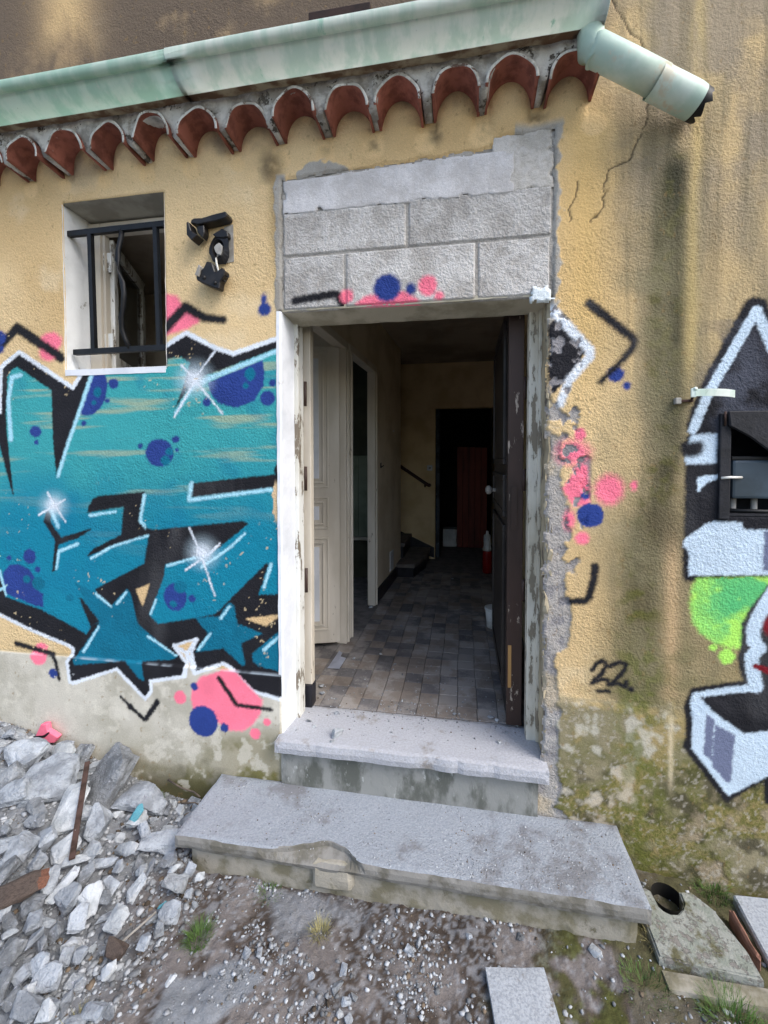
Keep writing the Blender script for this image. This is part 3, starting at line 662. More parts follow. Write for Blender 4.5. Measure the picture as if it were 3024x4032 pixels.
def base_field(X, Z):
    def mixc(c, h, a):
        h = np.array(lin(h) if isinstance(h, str) else h)
        return c + (h - c) * np.clip(a, 0, 1)[..., None]
    n1 = fbm(X, Z, 1.7, 1, 4); n2 = fbm(X, Z, 6, 2, 4); n3 = fbm(X, Z, 24, 3, 3); nv = fbm(X, Z, 9, 4, 4, 0.18)
    nvf = fbm(X, Z, 30, 6, 3, 0.12); n4 = fbm(X, Z, 9, 62, 6); n5 = fbm(X, Z, 16, 63, 6)
    c = np.array(lin('dfc394'))[None, None, :] * np.ones(X.shape + (1,))
    c = mixc(c, 'c9a874', ss(n1, 0.35, 0.7) * 0.6)
    c = mixc(c, 'e4d0ab', ss(n2, 0.55, 0.8) * 0.5)
    rel = 0.38 + 0.4 * ss(fbm(X, Z, 2.3, 61, 3), 0.3, 0.7); dy = (n1 - 0.5) * 0.010
    # grimy upper wall over the eave
    up = ss(Z + (n2 - 0.5) * 0.4, 3.0, 3.25) * (1 - ss(X, 0.35, 0.75))
    up = up * (1 - 0.9 * np.exp(-(((X + 1.90) / 0.17) ** 2)) * ss(Z + (nv - .5) * .35, 3.48, 3.72))
    c = mixc(c, 'a08868', up * 0.85); c = mixc(c, '62564a', up * ss(n2 + (nv - .5) * .6, -0.1, 0.36) * 0.95)
    # right hand wall: general greying and run-off
    rg = ss(X + (n1 - 0.5) * 0.25, 0.42, 0.75)
    c = mixc(c, 'bfa679', rg * 0.8)
    c = mixc(c, '94876a', rg * ss(nv, 0.38, 0.68) * 0.8)
    c = mixc(c, '978a76', rg * ss(Z, 2.1, 2.9) * ss(n2, 0.25, 0.6) * 0.85)
    nvd = fbm(X, Z, 34, 65, 4, 0.05)
    c = mixc(c, '7a7058', rg * ss(nvd, 0.48, 0.70) * (0.2 + 0.3 * ss(Z, 1.8, 2.6)))
    c = mixc(c, '80775a', ss(X + (n1 - .5) * .2, 0.50, 0.68) * (1 - ss(Z + (n2 - .5) * .6, 1.1, 1.7)) * 0.6)
    xc = 0.79 - 0.09 * ss(-Z, -1.7, -1.2)
    wd = 0.055 + 0.03 * ss(-Z, -1.8, -1.0)
    run = np.exp(-(((X - xc + (nv - 0.5) * 0.09) / wd) ** 2)) * (1 - ss(Z, 2.72, 2.86))
    c = mixc(c, '3f3e25', run * (0.55 + 0.8 * (nvf - .2)) * (0.62 + 0.38 * ss(Z, 1.5, 2.1)))
    core = np.exp(-(((X - xc - 0.02 + (nvd - 0.5) * 0.04) / (wd * 0.62)) ** 2)) * (1 - ss(Z, 2.72, 2.84)) * (0.4 + 0.6 * ss(Z, 1.3, 1.9))
    c = mixc(c, '2b2c1c', core * ss(nvd, 0.05, 0.42) * 0.95)
    c = mixc(c, '57561f', run * ss(n3, 0.5, 0.75) * 0.7)
    wide = np.exp(-(((X - 0.72) / 0.16) ** 2)) * (1 - ss(Z, 2.3, 2.8)) * ss(n2, 0.3, 0.65)
    c = mixc(c, '857d60', wide * 0.7)
    y1 = np.exp(-(((X - 0.868 + (nv - .5) * .03) / 0.024) ** 2)) * ss(Z, 1.75, 2.1)
    c = mixc(c, 'd6bb78', y1 * (0.45 + 0.55 * ss(Z, 2.6, 3.2)) * ss(nv, 0.2, 0.6))
    y2 = np.exp(-(((X - 0.815 + (nv - .5) * .03) / 0.028) ** 2)) * ss(Z, 0.5, 0.8) * (1 - ss(Z, 1.2, 1.45))
    c = mixc(c, 'cfae84', y2 * 0.7)
    c = mixc(c, '6f6b48', ss(X + (n4 - .5) * .3, 0.48, 0.62) * (1 - ss(Z + (n4 - .5) * .5, 0.62, 0.98)) * ss(n5, 0.3, 0.6) * 0.75)
    # warm clean bands
    c = mixc(c, 'deb873', np.exp(-(((X - 0.47) / 0.09) ** 2)) * ss(Z, 1.4, 2.3) * (1 - ss(Z, 2.9, 3.05)) * 0.6)
    # under the eave: pale mortar smears and dark drips at the tile feet
    for k in range(13):
        xf = -2.123 + 0.2184 * k
        j = math.sin(k * 5.3) * 0.015
        c = mixc(c, 'e3c491', (1 - ss(np.hypot((X - xf - j) / 1.1, Z - 2.955) + (n2 - .5) * .05, 0.03, 0.045)) * 0.8)
    for xf, zf, r, s in ((-0.86, 2.93, 0.05, 0.9), (-0.38, 2.985, 0.03, 0.7), (-0.12, 2.99, 0.03, 0.85), (0.285, 2.965, 0.045, 0.95), (0.07, 2.99, 0.025, 0.7), (-0.6, 2.99, 0.025, 0.5)):
        c = mixc(c, '463f33', np.exp(-(((X - xf) / r) ** 2) - (((Z - zf) / (r * 1.5)) ** 2)) * s * ss(n3 + n2, 0.7, 1.15))
    c = mixc(c, '9a8158', np.exp(-(((X + 0.84) / 0.03) ** 2)) * ss(Z, 2.3, 2.7) * (1 - ss(Z, 2.9, 3.0)) * 0.6)
    for k in range(-4, 12):      # plaster packed up into the mouth of every barrel tile
        xc_ = -2.007 + 0.2184 * k
        u_ = np.clip(1 - ((X - xc_) / 0.082) ** 2, 0, 1)
        dy = dy - (0.022 + 0.010 * math.sin(k * 7.1)) * u_ ** 0.8 * ss(Z + (n2 - .5) * .04, 2.90, 3.03) * (1 - ss(Z, 3.13, 3.15))
    # broken render to the right of the doorway
    edge = 0.345 + 0.095 * np.exp(-(((Z - 1.32) / 0.5) ** 2)) + 0.045 * (1 - ss(Z, 0.4, 1.0)) + (n4 - 0.5) * 0.17 + (n3 - 0.5) * 0.05
    brk = (1 - ss(X, edge - 0.004, edge + 0.004)) * (X > 0.2) * (1 - ss(Z, 2.12, 2.2))
    isl = ss(n5 * 0.6 + n4 * 0.4, 0.535, 0.555) * np.exp(-(((X - 0.43) / 0.08) ** 2) - (((Z - 1.62) / 0.42) ** 2) * 0.7)
    brk = np.maximum(brk, ss(isl, 0.35, 0.5))
    brk = brk * (1 - 0.9 * ss(Z, 1.86, 1.95))
    up2 = (1 - ss(X, 0.372 + (n3 - .5) * .05, 0.38 + (n3 - .5) * .05)) * (X > 0.2) * (1 - ss(Z, 2.95, 2.99)) * ss(Z, 2.1, 2.2)
    lf = (1 - ss(X, -0.795, -0.785)) * ss(X, -0.843 + (n3 - .5) * .025, -0.836 + (n3 - .5) * .025) * ss(Z, 2.27, 2.3) * (1 - ss(Z, 2.88, 2.9))
    cem = np.maximum(up2, lf)
    pt = ss(0.9 - np.hypot((X + 0.62) / 0.13, (Z - 2.885) / 0.055) + (n3 - .5) * .8, 0, 0.12)
    cem = np.maximum(cem, pt)
    brk = np.maximum(brk, 0)
    # plinth
    zz_ = Z + np.where(X > 0, (n4 - .5) * 0.16 * ss(X, 0.42, 0.6) - 0.012, (n3 - .5) * 0.004)
    pl = 1 - np.where(X > 0, ss(zz_, 0.60, 0.66), ss(zz_, 0.632, 0.640))
    left = X < -0.2
    pc = np.array(lin('c9c4b6'))[None, None, :] * np.ones(X.shape + (1,))
    pc = mixc(pc, 'aaa595', ss(n2, 0.4, 0.7) * 0.7)
    pc = mixc(pc, 'd8d3c4', ss(n3, 0.55, 0.75) * 0.5)
    lowm = 1 - ss(Z + (n2 - .5) * 0.35, 0.06, 0.34)
    lowm = np.maximum(lowm, (1 - ss(Z + (n4 - .5) * 0.3, 0.26, 0.42)) * ss(X, -1.35, -1.0))
    pc = mixc(pc, '8a8266', lowm * ss(X, -2.0, -1.5) * 0.75)
    pc = mixc(pc, '66622f', lowm * ss(n4, 0.42, 0.58) * ss(X, -1.75, -1.25) * 0.85)
    pc = mixc(pc, '4d4a33', (1 - ss(Z + (n5 - .5) * .2, 0.04, 0.20)) * ss(X, -1.9, -1.3) * 0.7)
    pc = mixc(pc, 'd9d4c6', ss(n5, 0.63, 0.70) * ss(X, -2.2, -1.6) * 0.5)
    pr = np.array(lin('8f866b'))[None, None, :] * np.ones(X.shape + (1,))
    pr = mixc(pr, 'b59d6d', ss(n4, 0.45, 0.6) * 0.8)
    pr = mixc(pr, '837a5f', ss(n5, 0.5, 0.62) * 0.6)
    gm = ss(n4 * 0.8 + n1 * 0.4 - np.abs(X - 0.72) * 0.18 - Z * 0.28, 0.28, 0.50)
    gm = gm * (1 - 0.65 * ss(Z + (n4 - .5) * .3, 0.3, 0.6)) * (0.6 + 0.4 * ss(fbm(X, Z, 120, 66, 2), 0.35, 0.65))
    pr = mixc(pr, '5f602c', gm * 0.9); pr = mixc(pr, '40431c', gm * ss(n5, 0.46, 0.6) * 0.8)
    dk = ss(n5 * .7 + nv * .3, 0.45, 0.58) * (1 - ss(Z + (n4 - .5) * .3, 0.22, 0.42))
    pr = mixc(pr, '4b4636', dk * 0.85)
    wh = ss(n5 * 0.55 + n4 * 0.45 - np.abs(Z - 0.53) * 0.35 - np.abs(X - 0.46) * 0.34, 0.415, 0.51)
    pr = mixc(pr, 'c6c1b2', wh * 0.75)
    pr = mixc(pr, 'c0ad91', ss(n5 + (n4 - .5), 0.60, 0.84) * (Z < 0.4) * 0.5)
    pr = mixc(pr, 'b4ada0', ss(fbm(X, Z, 80, 64, 2), 0.66, 0.74) * 0.55)
    pr = mixc(pr, 'd6c6a6', np.exp(-(((X - 0.815 + (nv - .5) * .03) / 0.012) ** 2)) * ss(Z, 0.25, 0.4) * 0.8)
    pcol = np.where(left[..., None], pc, pr)
    c = c + (pcol - c) * pl[..., None]
    c = mixc(c, '8f866b', np.exp(-(((Z - 0.64) / 0.006) ** 2)) * 0.6)
    rel = rel * (1 - pl * np.where(left, 0.75, 0.35))
    dy = dy - pl * 0.008
    c = mixc(c, 'aaa7a5', brk * (0.85 + .15 * n3)); c = mixc(c, '8a8789', brk * ss(n3, 0.5, 0.7) * 0.7); c = mixc(c, 'bfae8f', brk * ss(n2, 0.55, 0.7) * 0.6)
    c = mixc(c, 'a8a49c', cem); c = mixc(c, '8d877c', cem * ss(n2, 0.45, 0.65) * 0.6)
    dy = dy + brk * (0.006 + (n3 - .5) * 0.006) - cem * 0.003
    rel = np.maximum(rel, brk * 0.95) * (1 - cem * 0.3)
    # moss creeping up the run-off
    ms = run * (1 - ss(Z, 0.65, 1.25)) * ss(n3, 0.4, 0.65)
    c = mixc(c, '63682c', ms * 0.7)
    # cracks
    for cr in CRACKS:
        p = np.array(cr).reshape(-1, 2)
        d = np.full(X.shape, 9.0)
        for a, b in zip(p, p[1:]):
            d = np.minimum(d, seg_dist(X + (n3 - .5) * .035, Z + (n2 - .5) * .02, *a, *b)[0])
        cm = 1 - ss(d, 0.0012, 0.0048)
        c = mixc(c, '40372c', cm * 0.8); dy = dy + cm * 0.004
    # flecks and pinholes
    fl = ss(fbm(X, Z, 60, 71, 2), 0.80, 0.86)
    c = mixc(c, '8a7048', fl * 0.45)
    return c, rel, dy, brk

def door_right(z):
    return 0.330 + 0.008 * np.sin(z * 9.1) + 0.006 * np.sin(z * 23 + 1)

def opening(X, Z):
    n = fbm(X, Z, 30, 77, 3) - 0.5
    door = (X > -0.822) & (X < np.where(Z < 2.2, 0.332 + n * 0.045 * (Z < 2.15), 0.345)) & (Z < 2.292) & (Z > 0.30)
    win = (X > -1.944) & (X < -1.392) & (Z > 2.062) & (Z < 2.874)
    top = 2.868 + (X + 0.8) * 0.036 + n * 0.02 + np.where(X > 0.12, 0.035, 0.0)
    blk = (X > -0.808 + n * 0.012) & (X < 0.352 + n * 0.012) & (Z >= 2.28) & (Z < top)
    met = (X > 1.004) & (X < 1.27) & (Z > 1.412) & (Z < 1.752)
    return door | win | blk | met

def grid_mesh(name, xs, zs, y, col, rel, fmask):
    """mesh from a regular grid (y, col, rel per vertex), keeping the faces in fmask"""
    nz, nx = len(zs), len(xs)
    jj, ii = np.nonzero(fmask)
    v00 = jj * nx + ii
    quads = np.stack([v00, v00 + 1, v00 + nx + 1, v00 + nx], 1)
    used, inv = np.unique(quads, return_inverse=True)
    quads = inv.reshape(-1, 4).astype(np.int32)
    XX, ZZ = np.meshgrid(xs, zs)
    co = np.stack([XX.ravel()[used], y.ravel()[used], ZZ.ravel()[used]], 1).astype(np.float32)
    me = bpy.data.meshes.new(name)
    nf = len(quads)
    me.vertices.add(len(co)); me.vertices.foreach_set('co', co.ravel())
    me.loops.add(nf * 4); me.loops.foreach_set('vertex_index', quads.ravel())
    me.polygons.add(nf)
    me.polygons.foreach_set('loop_start', np.arange(0, nf * 4, 4, dtype=np.int32))
    me.polygons.foreach_set('use_smooth', np.ones(nf, bool))
    a = me.attributes.new('col', 'FLOAT_COLOR', 'POINT')
    cc = np.concatenate([col.reshape(-1, 3)[used], np.ones((len(used), 1))], 1).astype(np.float32)
    a.data.foreach_set('color', cc.ravel())
    b = me.attributes.new('rel', 'FLOAT', 'POINT')
    b.data.foreach_set('value', rel.ravel()[used].astype(np.float32))
    me.update(calc_edges=True)
    return me

house = empty('house', (-0.24, 0, 0), 'ochre rendered old house with graffiti, open doorway and tiled eave', 'house')

RES = 0.0055
xs = np.arange(-2.5, 1.3 + RES, RES); zs = np.arange(-0.16, 4.0, RES)
XX, ZZ = np.meshgrid(xs, zs)
col, rel, dy, brk = base_field(XX, ZZ)
gid = np.zeros(XX.shape, int); gmap = {}
bare = col.copy()
paint(xs, zs, col, gid, gmap, lambda g: not g.startswith('b'))
# paint lost where the render broke away or chipped
chip = ss(fbm(XX, ZZ, 55, 91, 4), 0.76, 0.79) * ss(fbm(XX, ZZ, 3.0, 92, 2), 0.55, 0.66)
chipc = np.where(((XX < -0.8) & (ZZ > 0.65))[..., None], np.array(lin('d9c39a')), np.array(lin('cfd3d6')))
pm = gid > 0
col += (chipc - col) * (chip * pm * 0.75 * (XX < 0.4))[..., None]
near = (XX > 0.3) & (XX < 0.62)
fresh = ss(fbm(XX, ZZ, 26, 95, 6), 0.54, 0.58) * near * (brk > 0.4)
lost = np.maximum(fresh, ss(fbm(XX, ZZ, 30, 196, 6), 0.585, 0.61) * near * (XX < 0.47))
greyc = np.array(lin('8f8c8e')) * (0.8 + 0.4 * fbm(XX, ZZ, 50, 97, 2))[..., None]
col += (greyc - col) * (lost * pm)[..., None]
dy += lost * pm * 0.004
# bare ochre chip beside the left jamb
q = ss(0.035 - (XX + 0.822) * -1 + (fbm(XX, ZZ, 20, 98, 3) - .5) * .06, 0, 0.004) * (XX < -0.8) * ss(ZZ, 1.32, 1.36) * (1 - ss(ZZ, 1.50, 1.54))
col += (np.array(lin('dcbf97')) - col) * q[..., None]
wl = np.exp(-(((ZZ - 0.633) / 0.004) ** 2)) * (XX < -0.8) * pm * ss(fbm(XX, ZZ, 12, 99, 3), 0.35, 0.55)
col += (np.array(lin('a9b4bd')) - col) * (wl * 0.7)[..., None]
hole = opening(XX, ZZ)
# roll the render back at every hole edge
e = np.zeros(hole.shape)
for sx, sz in ((1, 0), (-1, 0), (0, 1), (0, -1), (1, 1), (-1, -1), (1, -1), (-1, 1)):
    e = np.maximum(e, np.roll(np.roll(hole, sx, 1), sz, 0))
dyy = dy + np.where(e > 0, 0.007, 0.0)
fc = (XX[:-1, :-1] + RES / 2, ZZ[:-1, :-1] + RES / 2)
fh = ~opening(*fc)
fg = gid[:-1, :-1]
plinth_f = (fc[1] < 0.637) & (fg == 0)
wall_me = grid_mesh('wall', xs, zs, dyy, col, rel, fh & (fg == 0) & ~plinth_f)
wall = link('wall', wall_me, MW, house)
wall.matrix_parent_inverse = Matrix.Translation((0.24, 0, 0))
tag(wall, 'rough ochre stucco wall with grey run-off stains')
def sub(name, me, label=None):
    o = link(name, me, MW, wall)
    if label: o['label'] = label
    return o
sub('plinth', grid_mesh('plinth', xs, zs, dyy, col, rel, fh & plinth_f), 'grey and mossy plinth band along the foot of the wall')
GINFO = dict(
    letters=('graffiti_lettering', 'large teal graffiti lettering with black shadow and white outline'),
    m1=('paint_stroke', 'black bent stroke ending in a blue blob left of the window'),
    m2=('paint_splash', 'pink dot under the black stroke left of the window'),
    m3=('paint_splash', 'pink patch touching the right edge of the window'),
    m4=('paint_stroke', 'black bent stroke over the pink patch by the window'),
    m5=('paint_splash', 'two small dark blue dots below the broken lamp'),
    m6=('paint_splash', 'pink dots at the top of the plinth, far left'),
    m7=('paint_stroke', 'black hooked stroke on the plinth, far left'),
    m8=('paint_splash', 'small blue dot below the hooked stroke'),
    m9=('paint_stroke', 'black V shaped stroke on the grey plinth'),
    m10=('paint_splash', 'large pink blob on the plinth by the doorway'),
    m12=('paint_splash', 'large dark blue disc beside the pink blob'),
    m15=('paint_stroke', 'black bent stroke inside the pink blob'),
    t1=('graffiti_arrowhead', 'chipped black arrowhead with white edge right of the door'),
    t2=('paint_splash', 'two blue dots under the black chevron'),
    t3=('paint_stroke', 'black chevron stroke right of the doorway'),
    t4=('paint_splash', 'flaking pink blotches on the broken render'),
    t5=('paint_splash', 'round pink dot right of the doorway'),
    t6=('paint_splash', 'chipped blue disc with a small blue dot'),
    t7=('paint_stroke', 'black hook stroke low beside the doorway'),
    t8=('number_tag', 'black sprayed number 22 with dash and dot'),
    t9=('paint_splash', 'soft dark smudge on the stained wall'),
    silver=('graffiti_lettering', 'black and silver graffiti shape with pointed top around the meter box'),
    green=('paint_splash', 'lime green sprayed patch under the meter box'),
    g2=('paint_splash', 'small lime dot'), g3=('paint_splash', 'larger lime dot'),
    silver2=('graffiti_lettering', 'silver and black angular graffiti near the ground'))
for g, i in gmap.items():
    f = fh & (fg == i)
    if f.sum() < 12:
        continue
    nm, lb = GINFO.get(g, ('paint_splash', None))
    sub(nm, grid_mesh(nm, xs, zs, dyy, col, rel, f), lb)
# coarse continuation of the same wall out of the picture
for nm, a0, a1, b0, b1 in (('wall_continuation', -6.0, -2.5, -0.16, 5.6), ('wall_continuation', 1.298, 5.0, -0.16, 5.6), ('wall_continuation', -2.5, 1.298, 3.998, 5.6)):
    x2 = np.linspace(a0, a1, int((a1 - a0) / 0.03)); z2 = np.linspace(b0, b1, int((b1 - b0) / 0.03))
    A2, B2 = np.meshgrid(x2, z2)
    c2, r2, d2, _ = base_field(A2, B2)
    link(nm, grid_mesh(nm, x2, z2, d2, c2, r2, np.ones((len(z2) - 1, len(x2) - 1), bool)), MW, wall)

# masonry behind the render (keeps the inside dark), with the openings left free
bm = bmesh.new()
for b in ((-6.0, -1.99, 0.03, 0.20, -0.2, 5.6), (-1.352, -0.875, 0.03, 0.20, -0.2, 5.6), (0.40, 0.99, 0.03, 0.20, -0.2, 5.6), (1.30, 5.0, 0.03, 0.20, -0.2, 5.6),
          (-1.99, -1.352, 0.03, 0.20, -0.2, 2.04), (-1.99, -1.352, 0.03, 0.20, 2.90, 5.6), (-0.875, 0.40, 0.05, 0.20, 2.42, 5.6), (-0.875, 0.40, 0.03, 0.20, -0.2, 0.28),
          (0.99, 1.30, 0.03, 0.20, -0.2, 1.39), (0.99, 1.30, 0.03, 0.20, 1.78, 5.6)):
    box_bm(bm, *b)
bmo('masonry', bm, M_CEMENT, house)

# ------------------------------------------------------------------ concrete blocks over the doorway
def patch(name, x0, x1, z0, z1, y, c1, c2, parent, relv=0.6, edge=0.005, amp=0.004, seed=0, label=None, ragged=0.0, ptop=None):
    px = np.arange(x0, x1 + 1e-6, (x1 - x0) / max(2, round((x1 - x0) / RES)))
    pz = np.arange(z0, z1 + 1e-6, (z1 - z0) / max(2, round((z1 - z0) / RES)))
    A, B = np.meshgrid(px, pz)
    n = fbm(A, B, 12, 100 + seed, 4); nf = fbm(A, B, 70, 120 + seed, 2)
    cc = np.array(c1) + (np.array(c2) - np.array(c1)) * ss(n * .6 + nf * .4, 0.32, 0.68)[..., None]
    cc = cc * (0.88 + 0.24 * nf)[..., None]
    g2 = np.zeros(A.shape, int); gm = {}
    paint(px, pz, cc, g2, gm, lambda g: g.startswith('b'))
    d = np.minimum(np.minimum(A - x0, x1 - A), np.minimum(B - z0, z1 - B)) + (n - .5) * 0.006
    yy = y + (1 - ss(d, -0.001, edge)) * 0.010 + (nf - .5) * amp * 0.6 + (n - .5) * amp
    fm = np.ones((len(pz) - 1, len(px) - 1), bool)
    if ragged or ptop:
        q = d + (fbm(A, B, 22, 140 + seed, 3) - .5) * ragged
        if ptop is not None: q = np.minimum(q, ptop(A) - B + (n - .5) * 0.02)
        fm = q[:-1, :-1] > 0.003
        yy = yy + (1 - ss(q, 0.0, 0.012)) * 0.008
    o = link(name, grid_mesh(name, px, pz, yy, cc, np.full(A.shape, relv), fm), MW, parent)
    if label: o['label'] = label
    return o
BL1, BL2 = lin('d5d2ce'), lin('b3aea8')
patch('mortar_bed', -0.83, 0.372, 2.286, 2.98, 0.0085, lin('b3aea6'), lin('97928a'), wall, seed=1)
zA, zB, zC = 2.296, 2.531, 2.722
for k, (a, b, z0, z1) in enumerate(((-0.803, -0.520, zA, zB - 0.003), (-0.513, 0.044, zA, zB - 0.002), (0.053, 0.342, zA, zB - 0.002),
                                    (-0.803, -0.247, zB + 0.003, zC), (-0.238, 0.347, zB + 0.002, zC + 0.008))):
    tn = (0.93, 1.03, 0.97, 1.0, 0.91)[k]
    patch('concrete_block', a, b, z0, z1, 0.003 + 0.0015 * math.sin(k * 4), [v * tn for v in BL1], [v * tn * 0.97 for v in BL2], wall, relv=1.0, seed=10 + k, amp=0.004)
patch('mortar_band', -0.806, 0.20, 2.712, 2.905, -0.001, lin('d6d4d4'), lin('bdbab8'), wall, relv=0.35, seed=20, ragged=0.05, label='smooth pale mortar band on top of the blocks', ptop=lambda A: 2.862 + (A + 0.8) * 0.034)
patch('mortar_patch', 0.105, 0.356, 2.715, 2.968, 0.0005, lin('cfcbc5'), lin('b0aba2'), wall, relv=0.45, seed=21, ragged=0.07, label='grey mortar patch at the top right corner')
# ragged cement soffit of the lintel
rough_box('lintel_soffit', -0.838, 0.352, 0.006, 0.155, 2.290, 2.312, M_SOFFIT, house, 0.022, 0.005, 0.004, 3, lambda co: Vector((co.x, co.y, co.z - 0.026 * max(0, co.y) / 0.15)))
box('lintel_back', -0.87, 0.40, 0.16, 0.205, 2.32, 2.44, M_DARK, house)
# white splash of paint at the right lintel corner
patch('paint_splash', 0.262, 0.372, 2.262, 2.335, -0.007, lin('e3ebee'), lin('cfd8db'), house, relv=0.5, seed=31, ragged=0.11)

# ------------------------------------------------------------------ doorway: reveals, frame, threshold
def quad_strip(name, pts, z0, z1, matl, parent, nz=60, amp=0.003, seed=0, chew=0.0):
    """vertical plaster skin following the plan polyline pts, gently uneven"""
    zsq = np.linspace(z0, z1, nz)
    P = []
    for (ax, ay), (bx, by) in zip(pts, pts[1:]):
        n = max(1, int(math.hypot(bx - ax, by - ay) / 0.015))
        for i in range(n): P.append((ax + (bx - ax) * i / n, ay + (by - ay) * i / n))
    P.append(pts[-1])
    P = np.array(P); m = len(P)
    V = []
    for j, z in enumerate(zsq):
        for i, (x, y) in enumerate(P):
            q = np.array([[x * 16 + seed, y * 16, z * 16]])
            V.append((x, y, z))
    V = np.array(V)
    D = fbm3(V * 18 + seed * 5, 3) * amp
    D2 = fbm3(V * 22 + seed * 9 + 40, 3) * amp
    V[:, 0] += D; V[:, 1] += D2 * 0.6
    F = [(j * m + i, j * m + i + 1, (j + 1) * m + i + 1, (j + 1) * m + i) for j in range(nz - 1) for i in range(m - 1)]
    return pyd(name, V, F, matl, parent)
quad_strip('door_reveal', [(-0.836, -0.004), (-0.822, -0.003), (-0.815, 0.004), (-0.803, 0.128), (-0.803, 0.2)], 0.33, 2.29, M_WHITE, house, 90, 0.003, 1)
M_REVR = mat("bare_beige_reveal", lin('b3a78e'), lin('8f836c'), 9, 0.85, 0.6, 70, 0.004, chips=(lin('6f655a'), 18, 0.56), stretch=(1, 1, 0.35))
quad_strip('door_reveal', [(0.36, 0.012), (0.343, 0.008), (0.334, 0.02), (0.331, 0.10), (0.331, 0.2)], 0.33, 2.285, M_REVR, house, 130, 0.008, 2)
# chipped plaster lumps along the broken right edge
rk = random.Random(5)
bm = bmesh.new()
for k in range(46):
    z = rk.uniform(0.42, 1.95); s = rk.uniform(0.006, 0.022)
    x, y = 0.338 + rk.uniform(-0.004, 0.02), rk.uniform(0.004, 0.018)
    pts = [bm.verts.new((x + rk.uniform(-1, 1) * s * .7, y + rk.uniform(-1, 1) * s * .5, z + rk.uniform(-1, 1) * s * 1.6)) for _ in range(9)]
    bmesh.ops.convex_hull(bm, input=pts)
bmo('broken_plaster_edge', bm, M_REVR, house)['kind'] = 'stuff'
frame = box('door_frame', -0.805, -0.783, 0.118, 0.185, 0.36, 2.30, M_CREAMPEEL, house, 0.005)
frame2 = box('door_frame', 0.281, 0.332, 0.128, 0.19, 0.36, 2.30, M_PEELB, house, 0.005)
box('frame_moulding', 0.318, 0.333, 0.108, 0.128, 0.37, 2.29, M_PEELB, frame2, 0.004)
for z in (1.02, 1.53, 1.95):
    tube('hinge', [(-0.777, 0.192, z - 0.06), (-0.777, 0.192, z + 0.06)], 0.008, M_BROWN, frame, 8)
    tube('hinge', [(0.272, 0.198, z - 0.05), (0.272, 0.198, z + 0.05)], 0.008, M_BROWN, frame2, 8)

def worn_front(co):
    # bites out of the front nosing
    for xb, w, dpt in ((-0.42, 0.10, 0.005), (-0.14, 0.05, 0.010), (0.12, 0.02, 0.006), (-0.65, 0.015, 0.004), (-0.02, 0.012, 0.005)):
        if co.y < -0.045:
            co.y += dpt * math.exp(-((co.x - xb) / w) ** 2)
    return co
thr = rough_box('threshold', -0.838, 0.350, -0.062, 0.235, 0.305, 0.364, M_STONE, house, 0.025, 0.003, 0.007, 5, worn_front)
thr['label'] = 'worn stone threshold slab with a chipped front edge'
rough_box('threshold_riser', -0.822, 0.312, -0.022, 0.03, 0.10, 0.306, M_RISER, house, 0.03, 0.003, 0.004, 6)
# ------------------------------------------------------------------ right hand door leaf (open inwards)
leaf = box('entrance_door', 0.205, 0.262, 0.212, 1.16, 0.385, 2.38, M_BLACKDOOR, house, 0.006)
leaf['label'] = 'dark brown panelled entrance door leaf standing open'
box('door_edge', 0.200, 0.270, 0.196, 0.2135, 0.382, 2.38, M_BROWN, leaf, 0.004)
for z0, z1 in ((1.63, 2.27), (1.37, 1.52), (0.52, 1.27)):
    box('panel', 0.197, 0.2055, 0.36, 1.02, z0, z1, M_BLACKDOOR, leaf, 0.004)
    bm = bmesh.new()
    for b in ((0.190, 0.206, 0.33, 1.05, z1, z1 + 0.03), (0.190, 0.206, 0.33, 1.05, z0 - 0.03, z0), (0.1895, 0.206, 0.33, 0.36, z0, z1), (0.1895, 0.206, 1.02, 1.05, z0, z1)):
        box_bm(bm, *b, bev=0.005)
    bmo('panel_moulding', bm, M_BLACKDOOR, leaf)
bm = bmesh.new()
tube_bm(bm, [(0.206, 0.90, 1.435), (0.175, 0.90, 1.435)], 0.012, 12)
tube_bm(bm, [(0.178, 0.90, 1.435), (0.170, 0.90, 1.435), (0.158, 0.90, 1.435), (0.142, 0.90, 1.435), (0.134, 0.90, 1.435)], [0.012, 0.022, 0.029, 0.025, 0.010], 16)
bmo('door_knob', bm, M_GREY, leaf, True)
box('lock_plate', 0.215, 0.243, 0.190, 0.1965, 1.30, 1.50, M_BROWN, leaf, 0.002)
box('bare_wood_patch', 0.206, 0.222, 0.1925, 0.1965, 0.56, 0.76, mat("bare_pine", lin('a8804f'), lin('8f6a40'), 6, 0.7, 0.2, 40, stretch=(1, 1, 0.2)), leaf, 0.002)

# ------------------------------------------------------------------ window with bent grille
wx0, wx1, wz0, wz1 = -1.942, -1.394, 2.064, 2.872
def plane_strip(name, A, B, Cc, Dd, matl, parent, n=24, amp=0.002, seed=0):
    A, B, Cc, Dd = (np.array(v) for v in (A, B, Cc, Dd))
    V = []
    for j in range(n + 1):
        for i in range(n + 1):
            s, t = i / n, j / n
            V.append((A * (1 - s) + B * s) * (1 - t) + (Dd * (1 - s) + Cc * s) * t)
    V = np.array(V)
    V += np.stack([fbm3(V * 20 + seed + k * 9, 3) for k in range(3)], 1) * amp
    F = [(j * (n + 1) + i, j * (n + 1) + i + 1, (j + 1) * (n + 1) + i + 1, (j + 1) * (n + 1) + i) for j in range(n) for i in range(n)]
    return pyd(name, V, F, matl, parent)
M_WREV = mat("chipped_white_reveal", lin('e4e6e6'), lin('d3d5d5'), 4, 0.7, 0.5, 60, 0.004, chips=(lin('b3b2ab'), 9, 0.63))
M_WSOF = mat("grey_window_soffit", lin('a7a294'), lin('8e897c'), 6, 0.85, 0.3, 80, 0.003)
